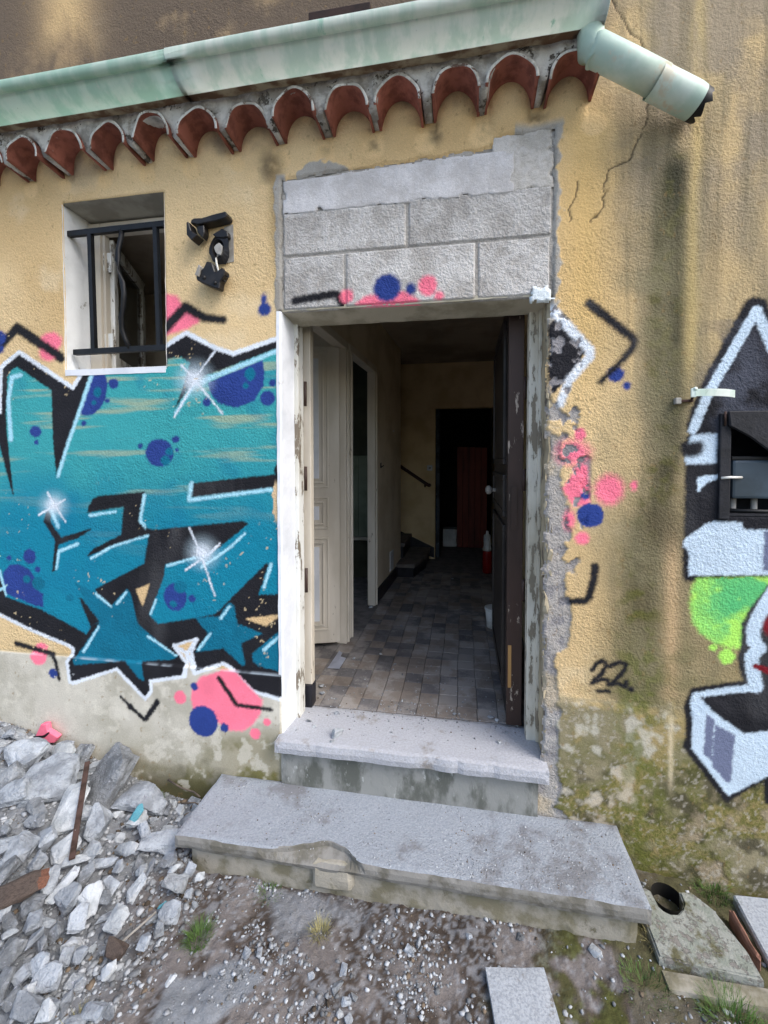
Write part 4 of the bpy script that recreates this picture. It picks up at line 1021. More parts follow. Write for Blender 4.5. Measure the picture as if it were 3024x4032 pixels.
plane_strip('window_reveal', (wx0 - .004, 0.0, wz0), (wx0 - .004, 0.19, wz0), (wx0 - .004, 0.19, wz1), (wx0 - .004, 0.0, wz1), M_WREV, house, 30, 0.003, 1)
plane_strip('window_reveal', (wx1 + .004, 0.0, wz0), (wx1 + .004, 0.19, wz0), (wx1 + .004, 0.19, wz1), (wx1 + .004, 0.0, wz1), M_WREV, house, 30, 0.003, 2)
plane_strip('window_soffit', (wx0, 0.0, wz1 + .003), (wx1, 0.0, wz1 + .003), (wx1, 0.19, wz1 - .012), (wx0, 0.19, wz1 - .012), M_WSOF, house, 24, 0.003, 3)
rough_box('window_sill', wx0 - .003, wx1 + .003, -0.006, 0.19, wz0 - 0.03, wz0 + 0.004, M_WHITE, house, 0.03, 0.002, 0.004, 8)
win = empty('window', (-1.67, 0.17, 2.06), parent=house)
win.matrix_parent_inverse = Matrix.Translation((0.24, 0, 0))
win['label'] = 'open white framed window behind bent black bars'
def wpart(o):
    o.matrix_parent_inverse = Matrix.Translation((1.67, -0.17, -2.06)) @ Matrix.Identity(4)
    return o
fx0, fx1, fz0, fz1 = wx0, wx1, wz0 + 0.004, wz1 - 0.02
bm = bmesh.new()
for b in ((fx0, fx0 + 0.068, 0.142, 0.185, fz0, fz1), (fx1 - 0.06, fx1, 0.142, 0.185, fz0, fz1), (fx0 + 0.068, fx1 - 0.06, 0.1425, 0.185, fz1 - 0.055, fz1), (fx0 + 0.02, fx1, 0.120, 0.185, fz0, fz0 + 0.03),
          (fx0 + 0.068, fx0 + 0.085, 0.155, 0.185, fz0 + 0.03, fz1 - 0.055)):
    box_bm(bm, *b, bev=0.003)
wpart(bmo('frame', bm, M_CREAM, win))
# sash swung inwards about its left stile
hx, hy = fx0 + 0.080, 0.190
ang = math.atan2(0.56, -0.27)
T = Matrix.Translation((hx, hy, 0)) @ Matrix.Rotation(ang, 4, 'Z')
sl, s0, s1 = 0.58, fz0 + 0.035, fz1 - 0.06
bm = bmesh.new()
for b in ((0, 0.06, -0.02, 0.02, s0, s1), (sl - 0.06, sl, -0.02, 0.02, s0, s1), (0.06, sl - 0.06, -0.0195, 0.0195, s1 - 0.06, s1), (0.06, sl - 0.06, -0.0195, 0.0195, s0, s0 + 0.08)):
    box_bm(bm, *b, bev=0.005, mtx=T)
wpart(bmo('sash', bm, M_CREAMPEEL, win))
bm = bmesh.new(); box_bm(bm, 0.055, sl - 0.055, -0.003, 0.003, s0 + 0.07, s1 - 0.055, mtx=T)
wpart(bmo('pane', bm, M_GLASS, win))
for z in (2.24, 2.66):
    bm = bmesh.new(); tube_bm(bm, [(hx - 0.004, hy - 0.028, z - 0.045), (hx - 0.004, hy - 0.028, z + 0.045)], 0.008, 8); box_bm(bm, hx + 0.004, hx + 0.03, hy - 0.024, hy - 0.018, z - 0.05, z + 0.05)
    wpart(bmo('hinge', bm, M_CREAMPEEL, win))
grille = empty('window_grille', (-1.67, 0.035, 2.15), 'black iron window grille with its middle bar bent sideways', 'window grille')
def gpart(o):
    return o
for z0, z1, w in ((2.744, 2.744, 0.011), (2.160, 2.160, 0.011)):
    tube('rail', [(-1.945 if z0 > 2.5 else -1.925, 0.035, z0), (-1.39, 0.035, z1 + 0.004)], 0, M_BLACK, grille, rect=(0.011, 0.013))
tube('bar', [(-1.823, 0.035, 2.74), (-1.813, 0.035, 2.163)], 0, M_BLACK, grille, rect=(0.0105, 0.0105))
tube('bar', [(-1.463, 0.035, 2.745), (-1.451, 0.035, 2.165)], 0, M_BLACK, grille, rect=(0.0105, 0.0105))
bp = [(-1.646, 0.035, 2.742), (-1.650, 0.032, 2.70), (-1.657, 0.022, 2.64), (-1.652, 0.010, 2.585), (-1.634, 0.0, 2.53), (-1.613, -0.006, 2.47), (-1.604, -0.006, 2.42), (-1.612, -0.002, 2.36), (-1.634, 0.006, 2.31), (-1.640, 0.016, 2.26), (-1.628, 0.026, 2.21), (-1.612, 0.034, 2.165)]
tube('bar', bp, 0.0115, M_BLACK, grille, 10).__setitem__('label', 'middle bar bent into an S')

# ------------------------------------------------------------------ eave of barrel tiles and mint gutter
eave = empty('eave', (-0.8, -0.06, 3.0), parent=house)
eave.matrix_parent_inverse = Matrix.Translation((0.24, 0, 0))
def epart(o):
    o.matrix_parent_inverse = Matrix.Translation((0.8, 0.06, -3.0))
    return o
PITCH = 0.2184
tx = [-2.007 + PITCH * k for k in range(-8, 12)]
ZF, RI, RO, FY = 3.020, 0.083, 0.094, -0.128
rk = random.Random(9)
for k, xc in enumerate(tx):
    bm = bmesh.new()
    xx = xc + rk.uniform(-0.008, 0.008); r = rk.uniform(0.94, 1.05); ro_t = rk.uniform(-0.05, 0.05); hs = rk.uniform(0.9, 1.08); zz = ZF + 0.016 * (xc + 0.8) + rk.uniform(-0.005, 0.005)
    yf = FY + rk.uniform(-0.008, 0.006); lift = 0.012
    na = 18
    rows = []
    broken = (k == 13)
    for y, zo in ((yf, lift), (yf + 0.004, lift), (-0.02, 0.0), (0.06, -0.006)):
        ro_, ri_ = [], []
        for i in range(na + 1):
            a = math.pi * i / na
            ca, sa = math.cos(a), math.sin(a)
            yb = y
            if broken and y < -0.05 and i < 6:
                yb = y + 0.05 * (6 - i) / 6 * (0.7 + 0.3 * math.sin(i * 4))
            jr = 1 + 0.010 * math.sin(i * 1.3 + k * 5) * (y < -0.05)
            ro_.append(bm.verts.new((xx + RO * r * ca * jr, yb + 0.004 * math.sin(i * 0.8 + k * 3), zz + zo + (RO + 0.009) * sa * hs * jr + ro_t * RO * ca)))
            ri_.append(bm.verts.new((xx + RI * r * ca, yb + 0.004 * math.sin(i * 0.8 + k * 3), zz + zo + (RI + 0.009) * sa * hs + ro_t * RI * ca)))
        rows.append((ro_, ri_))
    for (o0, i0), (o1, i1) in zip(rows, rows[1:]):
        for i in range(na):
            bm.faces.new((o0[i], o0[i + 1], o1[i + 1], o1[i]))
            bm.faces.new((i0[i + 1], i0[i], i1[i], i1[i + 1]))
        bm.faces.new((o0[0], o1[0], i1[0], i0[0])); bm.faces.new((o0[na], i0[na], i1[na], o1[na]))
    o0, i0 = rows[0]
    for i in range(na):
        f = bm.faces.new((o0[i + 1], o0[i], i0[i], i0[i + 1])); f.material_index = 1
    epart(bmo('roof_tile', bm, [M_TILE_RED, M_RIM], eave, True))
# mortar face between the tiles, arched over each of them
bm = bmesh.new()
ycr, ztop = -0.117, 3.215
xs_e = np.linspace(tx[0] - 0.12, tx[-1] + 0.095, 420)
front, top = [], []
for x in xs_e:
    k = min(range(len(tx)), key=lambda i: abs(tx[i] - x))
    d = abs(x - tx[k])
    rr = RO * 0.99
    zb = ZF + 0.016 * (x + 0.8) + 0.006 + (math.sqrt(max(0, 1 - (d / rr) ** 2)) * (RO + 0.010) if d < rr else 0)
    nz = fbm(np.array([x]), np.array([0.0]), 30, 5, 3)[0]
    front.append((x, ycr + 0.02 * (nz - .5), zb)); top.append((x, ycr + 0.03 * (fbm(np.array([x]), np.array([2.0]), 14, 7, 3)[0] - .5), ztop))
rowsv = [[bm.verts.new((a[0], 0.02, a[2] - 0.004)) for a in front]]
for t in (0, 0.25, 0.5, 0.75, 1.0):
    rowsv.append([bm.verts.new((a[0], a[1] * (1 - t) + b[1] * t + 0.012 * (fbm(np.array([a[0]]), np.array([t * 0.3 + a[2]]), 26, 9, 3)[0] - .5), a[2] * (1 - t) + b[2] * t)) for a, b in zip(front, top)])
rowsv.append([bm.verts.new((b[0], 0.02, ztop + 0.05)) for b in top])
for a, b in zip(rowsv, rowsv[1:]):
    for i in range(len(a) - 1):
        bm.faces.new((a[i], a[i + 1], b[i + 1], b[i]))
# right end of the mortar
e0 = [r[-1] for r in rowsv]
v1 = bm.verts.new((e0[0].co.x, 0.02, e0[0].co.z))
bm.faces.new(e0 + [v1])
epart(bmo('mortar_bed', bm, M_MORTAR, eave, True))
# roof slope above the eave, hidden behind the gutter: canal tiles


gut = empty('gutter', (-0.8, -0.25, 3.0), 'mint green painted metal gutter along the tiled eave with cut off elbow', 'gutter')
prof = [(-0.066, 3.240)]
for k in range(17):
    a = math.pi + math.pi * 0.94 * k / 16
    prof.append((-0.160 - 0.094 * math.cos(a) * 1.0, 3.228 + 0.090 * math.sin(a)))
prof = [(y if False else -0.32 - y, z) for y, z in prof[::-1]][::-1]
prof = [(-0.066, 3.238)] + [(-0.160 + 0.090 * math.cos(math.pi * t / 16), 3.226 - 0.072 * math.sin(math.pi * t / 16)) for t in range(0, 16)]
prof += [(-0.2505, 3.202), (-0.258, 3.199), (-0.270, 3.202), (-0.277, 3.211), (-0.279, 3.224), (-0.276, 3.237), (-0.268, 3.244), (-0.256, 3.245), (-0.249, 3.238)]
def gutter_section(x0, x1, matl, grow=0.0, name='channel', cap=None):
    bm = bmesh.new()
    cx_, cz_ = -0.16, 3.19
    n = max(2, int((x1 - x0) / 0.12))
    rings = []
    for i in range(n + 1):
        x = x0 + (x1 - x0) * i / n
        w = 0.012 * (x + 0.8) + 0.0012 * math.sin(x * 5.3)
        rings.append([bm.verts.new((x, cx_ + (y - cx_) * (1 + grow), cz_ + (z - cz_) * (1 + grow) + w)) for y, z in prof])
    for a, b in zip(rings, rings[1:]):
        for i in range(len(a) - 1):
            bm.faces.new((a[i], a[i + 1], b[i + 1], b[i]))
    bmesh.ops.solidify(bm, geom=bm.faces[:], thickness=0.0015)
    if cap:
        bm.faces.new([bm.verts.new((cap, y, z + 0.015)) for y, z in prof[:17]])
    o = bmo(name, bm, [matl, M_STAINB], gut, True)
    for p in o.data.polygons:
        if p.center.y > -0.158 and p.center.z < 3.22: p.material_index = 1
    return o
gutter_section(-3.85, -1.145, M_GUTTER2)
gutter_section(-1.165, 0.487, M_GUTTER, 0.022, cap=0.485)
tube('outlet', [(0.447, -0.135, 3.19), (0.450, -0.135, 3.10), (0.462, -0.135, 3.075)], [0.046, 0.045, 0.034], M_PIPE, gut, 20)
# elbow and cut pipe
bm = bmesh.new()
pp = [Vector((0.395, -0.245, 2.998)), Vector((0.43, -0.24, 2.965)), Vector((0.47, -0.232, 2.944))]
tube_bm(bm, [(0.452, -0.137, 3.118), (0.466, -0.136, 3.113), (0.59, -0.120, 3.048), (0.70, -0.104, 2.990)], [0.046, 0.0535, 0.0535, 0.0535], 28)
o = bmo('downpipe', bm, M_PIPE, gut, True)
bm = bmesh.new()
ring_prev = None
A0, A1 = Vector((0.675, -0.107, 2.995)), Vector((0.855, -0.066, 2.918))
tdir = (A1 - A0).normalized(); sd = tdir.cross(Vector((0, 0, 1))).normalized(); ud = sd.cross(tdir)
rk = random.Random(3)
cut = [rk.uniform(-0.012, 0.012) for _ in range(28)]
for j in range(9):
    t = j / 8
    ring = []
    for k in range(28):
        an = 2 * math.pi * k / 28
        off = cut[k] * (1 if j == 8 else 0)
        rr = 0.0565 * (1 - 0.10 * max(0, t - 0.75) * 4 * (0.5 + 0.5 * math.sin(an * 3)))
        ring.append(bm.verts.new(A0 + (A1 - A0) * t + tdir * off + sd * rr * math.cos(an) + ud * rr * math.sin(an)))
    if ring_prev:
        for k in range(28):
            f = bm.faces.new((ring_prev[k], ring_prev[(k + 1) % 28], ring[(k + 1) % 28], ring[k]))
            if j == 8: f.material_index = 1
    ring_prev = ring
bmo('pipe_end', bm, [M_PIPE, M_BLACK], gut, True)
# dark strip fixed to the wall above the gutter
st = box('wall_strip', -0.665, -0.395, -0.035, 0.02, 3.485, 3.535, mat("dark_brown_wood", lin('33241f'), lin('241a17'), 8, 0.8, 0.3, 60), None, 0.004)
tag(st, 'dark brown wooden strip on the wall just above the gutter', 'wooden strip')

# ------------------------------------------------------------------ wrecked wall lamp
lamp = empty('wall_lamp', (-1.13, -0.01, 2.55), 'smashed black plastic wall lamp hanging by its cable beside the window', 'wall lamp')
def shard(name, pts, y0, y1, matl, parent, bev=0.003):
    bm = bmesh.new()
    a = [bm.verts.new((p[0], y0, p[1])) for p in pts]; f = bm.faces.new(a)
    r = bmesh.ops.extrude_face_region(bm, geom=[f])
    for v in r['geom']:
        if isinstance(v, bmesh.types.BMVert): v.co.y = y1
    if bev: bmesh.ops.bevel(bm, geom=bm.edges[:], offset=bev, segments=1, affect='EDGES')
    return bmo(name, bm, matl, parent)
def LP(x, z):      # lamp drawing units -> wall metres
    return (-1.226 + (x - 310) * 0.0002187, 2.724 - (z - 220) * 0.0001938)
shard('bracket_arm', [LP(*p) for p in ((345, 420), (360, 340), (420, 305), (600, 318), (850, 265), (1130, 222), (1165, 320), (1130, 370), (900, 415), (640, 440), (500, 460), (440, 430))], -0.055, -0.004, M_PLASTIC, lamp)
shard('bracket_hook', [LP(*p) for p in ((315, 440), (360, 430), (420, 640), (520, 720), (560, 745), (430, 870), (315, 720))], -0.075, -0.02, M_PLASTIC, lamp)
shard('bracket_tab', [LP(*p) for p in ((475, 480), (630, 465), (640, 640), (600, 760), (545, 700), (480, 610))], -0.05, -0.012, M_PLASTIC, lamp)
bm = bmesh.new()
bc = LP(905, 960)
n = 22
ringO, ringI, ringB = [], [], []
rk = random.Random(21)
for k in range(n):
    a = 2 * math.pi * k / n
    j = 1 + rk.uniform(-0.06, 0.06)
    rx, rz = 0.050 * j, 0.072 * j
    if 0.9 < a < 1.9: rz *= 1.14
    ringO.append(bm.verts.new((bc[0] + rx * math.cos(a), -0.012 - 0.018 * (0.5 + 0.5 * math.sin(a * 2 + 1)), bc[1] + rz * math.sin(a))))
    ringI.append(bm.verts.new((bc[0] - 0.004 + 0.030 * math.cos(a), -0.030, bc[1] - 0.004 + 0.042 * math.sin(a))))
    ringB.append(bm.verts.new((bc[0] - 0.004 + 0.022 * math.cos(a), -0.006, bc[1] - 0.004 + 0.034 * math.sin(a))))
for k in range(n):
    q = (k + 1) % n
    bm.faces.new((ringO[k], ringO[q], ringI[q], ringI[k])); bm.faces.new((ringI[k], ringI[q], ringB[q], ringB[k]))
bm.faces.new(ringB)
bmo('back_plate', bm, M_PLASTIC, lamp)
shard('socket', [LP(*p) for p in ((775, 930), (830, 860), (900, 830), (975, 920), (965, 1030), (930, 1130), (850, 1100), (800, 1020))], -0.026, -0.008, M_GREY, lamp)
shard('back_plate_flap', [LP(*p) for p in ((770, 650), (950, 560), (990, 535), (1110, 620), (1125, 740), (1000, 750), (860, 730))], -0.034, -0.006, M_PLASTIC, lamp)
shard('plaster_square', [LP(*p) for p in ((960, 430), (1160, 380), (1170, 1240), (980, 1270), (940, 800))], -0.0045, 0.01, M_GREY, lamp, 0)
tube('cable', [(LP(850, 1110)[0], -0.02, LP(850, 1110)[1]), (LP(840, 1200)[0], -0.028, LP(840, 1200)[1]), (LP(855, 1330)[0], -0.03, LP(855, 1330)[1]), (LP(885, 1450)[0], -0.034, LP(885, 1450)[1]), (LP(920, 1580)[0], -0.03, LP(920, 1580)[1])], 0.0048, M_WIRE, lamp, 8)
shard('lamp_head', [LP(*p) for p in ((715, 1330), (830, 1365), (855, 1420), (900, 1580), (940, 1590), (990, 1540), (1040, 1500), (1130, 1580), (1095, 1700), (1010, 1830), (990, 1980), (900, 1960), (640, 1830), (490, 1740), (475, 1660), (520, 1560), (640, 1480))], -0.062, -0.022, M_PLASTIC, lamp, 0.004)
shard('lamp_head_side', [LP(*p) for p in ((570, 1410), (615, 1470), (560, 1690), (480, 1640), (510, 1560))], -0.072, -0.03, M_GREY, lamp, 0.002)
for p in ((660, 1700), (900, 1840)):
    q = LP(*p); tube('screw_boss', [(q[0], -0.0615, q[1]), (q[0], -0.066, q[1])], 0.009, M_PLASTIC, lamp, 12)
for a, b in (((1010, 1490), (1080, 1540)), ((1090, 1660), (1180, 1700)), ((1040, 1770), (1100, 1800))):
    qa, qb = LP(*a), LP(*b); tube('wire_end', [(qa[0], -0.045, qa[1]), (qb[0], -0.05, qb[1])], 0.004, M_PLASTIC, lamp, 6)

# ------------------------------------------------------------------ pipe clip and meter box on the right
clip = empty('pipe_clip', (0.84, -0.02, 1.86), 'mint green half pipe clip on a rusty stud beside the silver graffiti', 'pipe clip')
bm = bmesh.new()
prev = None
for i in range(11):
    t = i / 10
    x = 0.848 + 0.115 * t; y = -0.062 - 0.050 * math.sin(math.pi * (0.08 + 0.62 * t)); zz = 1.872 - 0.012 * t
    cur = [bm.verts.new((x, y, zz - 0.0135)), bm.verts.new((x, y, zz + 0.0135))]
    if prev: bm.faces.new((prev[0], cur[0], cur[1], prev[1]))
    prev = cur
bmesh.ops.solidify(bm, geom=bm.faces[:], thickness=0.002)
bmo('clip_band', bm, M_GUTTER, clip, True)
box('clip_flange', 0.832, 0.850, -0.076, -0.070, 1.855, 1.888, M_GUTTER, clip, 0.002)
tube('bolt', [(0.846, -0.078, 1.886), (0.846, -0.064, 1.886)], 0.007, M_GUTTER, clip, 8)
tube('stud', [(0.872, 0.01, 1.851), (0.842, -0.072, 1.862)], 0.005, M_RUST, clip, 8)
box('nut', 0.806, 0.826, -0.02, 0.004, 1.838, 1.862, M_GREY, clip, 0.003)
box('back_plate', 0.826, 0.872, -0.012, 0.006, 1.846, 1.856, M_RUST, clip, 0.002)

mb = empty('meter_box', (1.14, 0.0, 1.58), 'black sprayed meter cabinet set in the wall with its lid torn off', 'meter cabinet')
def hollow(name, x0, x1, y0, y1, z0, z1, t, matl, parent):
    bm = bmesh.new()
    for b in ((x0, x0 + t, y0, y1, z0, z1), (x1 - t, x1, y0, y1, z0, z1), (x0 + t, x1 - t, y0, y1, z0, z0 + t), (x0 + t, x1 - t, y0, y1, z1 - t, z1), (x0 + t, x1 - t, y1 - t, y1, z0 + t, z1 - t)):
        box_bm(bm, *b)
    return bmo(name, bm, matl, parent)
hollow('cabinet', 1.002, 1.275, -0.002, 0.17, 1.408, 1.758, 0.008, M_BLACKB, mb)
bm = bmesh.new()
for b in ((0.966, 1.004, -0.014, 0.004, 1.395, 1.80), (1.004, 1.30, -0.012, 0.004, 1.752, 1.80)):
    box_bm(bm, *b, bev=0.004)
bmo('cabinet_frame', bm, M_BLACKB, mb)
shard('broken_lid', [(0.984, 1.806), (1.30, 1.806), (1.30, 1.56), (1.142, 1.640), (1.06, 1.708), (0.990, 1.750)], -0.030, -0.016, M_BLACKB, mb, 0.004)['label'] = 'broken corner of the cabinet lid hanging at the top'
tube('lid_hinge', [(0.978, -0.02, 1.752), (0.978, -0.02, 1.806)], 0.004, M_RUST, mb, 8)
box('meter', 1.030, 1.235, 0.02, 0.13, 1.472, 1.622, M_METER, mb, 0.010)
box('meter_top', 1.025, 1.24, 0.018, 0.132, 1.622, 1.636, M_BLACK, mb, 0.003)
for x in (1.055, 1.13, 1.20):
    tube('pipe', [(x, 0.06, 1.30), (x, 0.06, 1.475)], 0.011, M_GREY, mb, 12)
tube('valve_bar', [(1.005, 0.03, 1.425), (1.26, 0.03, 1.422)], 0.008, M_BLACK, mb, 10)
tube('cut_wire', [(0.97, -0.018, 1.553), (1.0, -0.02, 1.556), (1.035, 0.0, 1.555), (1.06, 0.018, 1.555)], 0.005, M_WIRE, mb, 8)

# ------------------------------------------------------------------ interior
FZ = 0.362
floor = pyd('interior_floor', [(-2.9, 0.2, FZ - 0.012), (1.0, 0.2, FZ - 0.012), (1.0, 6.2, FZ - 0.012), (-2.9, 6.2, FZ - 0.012)], [(0, 1, 2, 3)], M_GROUT)
tag(floor, kind='structure')
# mosaic floor tiles, 100 x 100 mm with some doubled, laid in the hall
tmA = bpy.data.meshes.new('floor_tile'); bm = bmesh.new(); box_bm(bm, -0.0487, 0.0487, -0.0487, 0.0487, 0, 0.010, 0.0015, 1); bm.to_mesh(tmA); bm.free(); tmA.materials.append(M_TA)
tmB = tmA.copy(); tmB.materials.clear(); tmB.materials.append(M_TB)
rt = random.Random(17)
xw = lambda y: -0.85 + 0.05 * y
cnt = 0
for j in range(33):
    y = 0.29 + 0.1 * j
    for i in range(13):
        x = -0.98 + 0.1 * i + 0.003 * math.sin(j)
        if x > 0.36 or (x < xw(y) + 0.03 and not (0.3 < y < 1.25 and x > -1.0)):
            continue
        if cnt >= 296:
            break
        dark = ((i + 2 * j) % 5 in (0, 3)) ^ (rt.random() < 0.22)
        o = bpy.data.objects.new('floor_tile', tmB if dark else tmA)
        C.objects.link(o)
        o.location = (x, y, FZ - 0.0115 + rt.uniform(-0.0008, 0.0012)); o.rotation_euler = (rt.uniform(-.006, .006), rt.uniform(-.006, .006), rt.uniform(-.008, .008))
        o.parent = floor
        cnt += 1

def wallbox(name, pts, z0, z1, matl):
    o = prism(name, pts, z0, z1, matl)
    return tag(o, kind='structure')
CE = 2.86
def seg(y0, y1, z0, z1, name='interior_wall_left', t=0.05, m=None):
    return wallbox(name, [(xw(y0), y0), (xw(y1), y1), (xw(y1) - t, y1), (xw(y0) - t, y0)], z0, z1, m or M_INT)
seg(0.2, 0.26, FZ - .02, CE); seg(0.26, 0.985, 2.40, CE); seg(0.985, 1.10, FZ - .02, CE); seg(1.10, 1.76, 2.40, CE); seg(1.76, 2.90, FZ - .02, CE)
wallbox('interior_wall_right', [(0.42, 0.2), (0.50, 0.2), (0.50, 6.2), (0.42, 6.2)], FZ - .02, CE, M_INT2)
# back wall with a doorway
wallbox('interior_wall_back', [(-2.9, 3.60), (-0.363, 3.60), (-0.363, 3.70), (-2.9, 3.70)], FZ - .02, CE, M_INT2)
wallbox('interior_wall_back', [(-0.363, 3.60), (0.42, 3.60), (0.42, 3.70), (-0.363, 3.70)], 2.285, CE, M_INT2)
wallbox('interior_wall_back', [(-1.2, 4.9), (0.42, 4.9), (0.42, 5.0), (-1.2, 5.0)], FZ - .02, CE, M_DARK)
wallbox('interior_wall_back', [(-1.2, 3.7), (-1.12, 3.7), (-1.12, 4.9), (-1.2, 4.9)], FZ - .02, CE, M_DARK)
tag(pyd('interior_ceiling', [(-3.0, 0.2, CE), (1.0, 0.2, CE), (1.0, 6.2, CE), (-3.0, 6.2, CE), (-3.0, 0.2, CE + .1), (1.0, 0.2, CE + .1), (1.0, 6.2, CE + .1), (-3.0, 6.2, CE + .1)], [(0, 3, 2, 1), (4, 5, 6, 7)], M_CEIL), kind='structure')
# side rooms
for ya, yb_, za, zb_ in ((0.2, 1.35, FZ - .02, CE), (2.35, 3.6, FZ - .02, CE), (1.35, 2.35, FZ - .02, 1.25), (1.35, 2.35, 2.35, CE)):  # gap in the unseen side wall, added to let daylight into the second room
    wallbox('interior_wall_side', [(-2.9, ya), (-2.8, ya), (-2.8, yb_), (-2.9, yb_)], za, zb_, M_INT)
wallbox('interior_partition', [(-2.8, 1.04), (xw(1.04) - 0.048, 1.04), (xw(1.04) - 0.048, 1.10), (-2.8, 1.10)], FZ - .02, CE, M_INT)
wallbox('interior_partition', [(-2.8, 2.62), (-0.80, 2.62), (-0.80, 2.70), (-2.8, 2.70)], FZ - .02, CE, mat("dark_green_room", lin('55584a'), lin('474a3e'), 3, 0.8, 0.1))
wsc = empty('wainscot', (-1.28, 2.61, 0.8), 'pale green wainscot boards seen through the second inner doorway', 'wainscot')
for k in range(9):
    bd = box('board', -1.75 + 0.105 * k, -1.75 + 0.105 * k + 0.102, 2.602, 2.619, 0.80, 1.672, M_GREEN, wsc, 0.002)
box('ledge', -1.76, -0.81, 2.56, 2.619, 0.765, 0.795, M_CREAM, wsc, 0.004)

# door frames on the hall's left wall
def door_case(y0, y1, label, skip=False):
    t = empty('inner_door_frame', (xw((y0 + y1) / 2), (y0 + y1) / 2, FZ), label, 'door frame')
    for y, s in ((y0, -1), (y1, 1)):
        if skip and s < 0:
            box('jamb', -0.87, -0.761, 0.222, 0.266, FZ, 2.375, M_CREAM, t, 0.005)
            continue
        a, b = (y - 0.055, y + 0.012) if s < 0 else (y - 0.012, y + 0.055)
        prism('jamb', [(xw(a) + 0.014, a), (xw(b) + 0.014, b), (xw(b) - 0.056, b), (xw(a) - 0.056, a)], FZ, 2.375, M_CREAM, t, 0.004)
        mm_ = (y - 0.03, y - 0.016) if s < 0 else (y + 0.016, y + 0.03)
        prism('moulding', [(xw(mm_[0]) + 0.024, mm_[0]), (xw(mm_[1]) + 0.024, mm_[1]), (xw(mm_[1]) + 0.010, mm_[1]), (xw(mm_[0]) + 0.010, mm_[0])], FZ, 2.37, M_CREAM, t, 0.003)
    prism('head', [(xw(y0) + 0.016, y0 - 0.057), (xw(y1) + 0.016, y1 + 0.057), (xw(y1) - 0.056, y1 + 0.057), (xw(y0) - 0.056, y0 - 0.057)], 2.3755, 2.43, M_CREAM, t, 0.004)
    return t
door_case(0.26, 0.97, 'cream door frame just inside the entrance, holding the panelled door', True)
door_case(1.10, 1.74, 'cream door frame of the second inner doorway, showing green boards')
sd = empty('panelled_door', (-0.825, 0.925, FZ), 'cream panelled inner door with pale panels standing ajar', 'door')
sT = Matrix.Translation((-0.825, 0.925, 0)) @ Matrix.Rotation(math.atan2(-0.30, -0.95), 4, 'Z')
W = 0.70
def sdb(name, *b, m=M_CREAM, bev=0.004, parent=None):
    bm = bmesh.new(); box_bm(bm, *b, bev=bev, mtx=sT)
    o = bmo(name, bm, m, parent or sd)
    if parent: o.matrix_parent_inverse = Matrix.Identity(4)
    return o
lf = sdb('leaf', 0, W, -0.018, 0.018, 0.395, 2.37)
for z0, z1 in ((1.50, 2.29), (1.225, 1.315), (0.545, 1.045)):
    sdb('panel', 0.135, W - 0.10, 0.0175, 0.0225, z0, z1, m=M_PANEL, bev=0.001)
    for g, h in ((0.032, 0.030), (0.062, 0.026)):
        bm = bmesh.new()
        p0, p1 = 0.135, W - 0.10
        w_ = 0.011
        for b in ((p0 - g, p1 + g, 0.0175, h, z1 + g - w_, z1 + g), (p0 - g, p1 + g, 0.0175, h, z0 - g, z0 - g + w_), (p0 - g, p0 - g + w_, 0.0178, h - .0005, z0 - g + w_, z1 + g - w_), (p1 + g - w_, p1 + g, 0.0178, h - .0005, z0 - g + w_, z1 + g - w_)):
            box_bm(bm, *b, bev=0.003, mtx=sT)
        if z1 - z0 < 0.2 and g > 0.05:
            pass
        bmo('panel_moulding', bm, M_CREAM, sd)
# skirting, wall hole, stair, handrail, switch
sk = prism('skirting', [(xw(1.80), 1.80), (xw(2.64), 2.64), (xw(2.64) + 0.014, 2.64), (xw(1.80) + 0.014, 1.80)], FZ, FZ + 0.115, M_BASEB); tag(sk, 'black skirting board along the hall wall', 'skirting')
sk = box('skirting', -0.81, -0.757, 0.205, 0.270, FZ, FZ + 0.115, M_BASEB); tag(sk, 'black skirting stub just behind the entrance jamb', 'skirting')
vent = prism('wall_hatch', [(xw(2.33) + .002, 2.33), (xw(2.48) + .002, 2.48), (xw(2.48) + 0.010, 2.48), (xw(2.33) + 0.010, 2.33)], 0.50, 0.70, M_PANEL, None, 0.003); tag(vent, 'small pale hatch low in the hall wall', 'hatch')
stair = empty('staircase', (-0.7, 2.9, FZ), 'stone staircase turning left at the end of the hall', 'staircase')
prism('tread', [(-0.715, 2.64), (-0.515, 2.64), (-0.42, 3.15), (-0.42, 3.58), (-0.715, 3.58)], FZ + 0.105, FZ + 0.145, M_STAIR, stair, 0.004)
prism('riser', [(-0.712, 2.66), (-0.53, 2.66), (-0.44, 3.15), (-0.44, 3.575), (-0.712, 3.575)], FZ - 0.01, FZ + 0.105, M_BASEB, stair)
for k in range(1, 5):
    prism('tread', [(-0.62 - 0.24 * k, 2.92), (-0.42 - 0.24 * k, 2.92), (-0.42 - 0.24 * k, 3.58), (-0.62 - 0.24 * k, 3.58)], FZ + 0.105 + 0.17 * k, FZ + 0.145 + 0.17 * k, M_STAIR, stair, 0.004)
    prism('riser', [(-0.62 - 0.24 * k, 2.93), (-0.44 - 0.24 * k, 2.93), (-0.44 - 0.24 * k, 3.575), (-0.62 - 0.24 * k, 3.575)], FZ - 0.01, FZ + 0.105 + 0.17 * k, M_BASEB, stair)
bm = bmesh.new()
a = [bm.verts.new(p) for p in ((-0.372, 3.585, 0.37), (-0.372, 3.585, 0.50), (-0.81, 3.585, 0.70), (-1.6, 3.585, 1.06), (-1.6, 3.585, 0.9), (-0.81, 3.585, 0.5))]
f = bm.faces.new(a); r = bmesh.ops.extrude_face_region(bm, geom=[f])
for v in r['geom']:
    if isinstance(v, bmesh.types.BMVert): v.co.y = 3.599
bmo('stringer', bm, M_BASEB, stair)
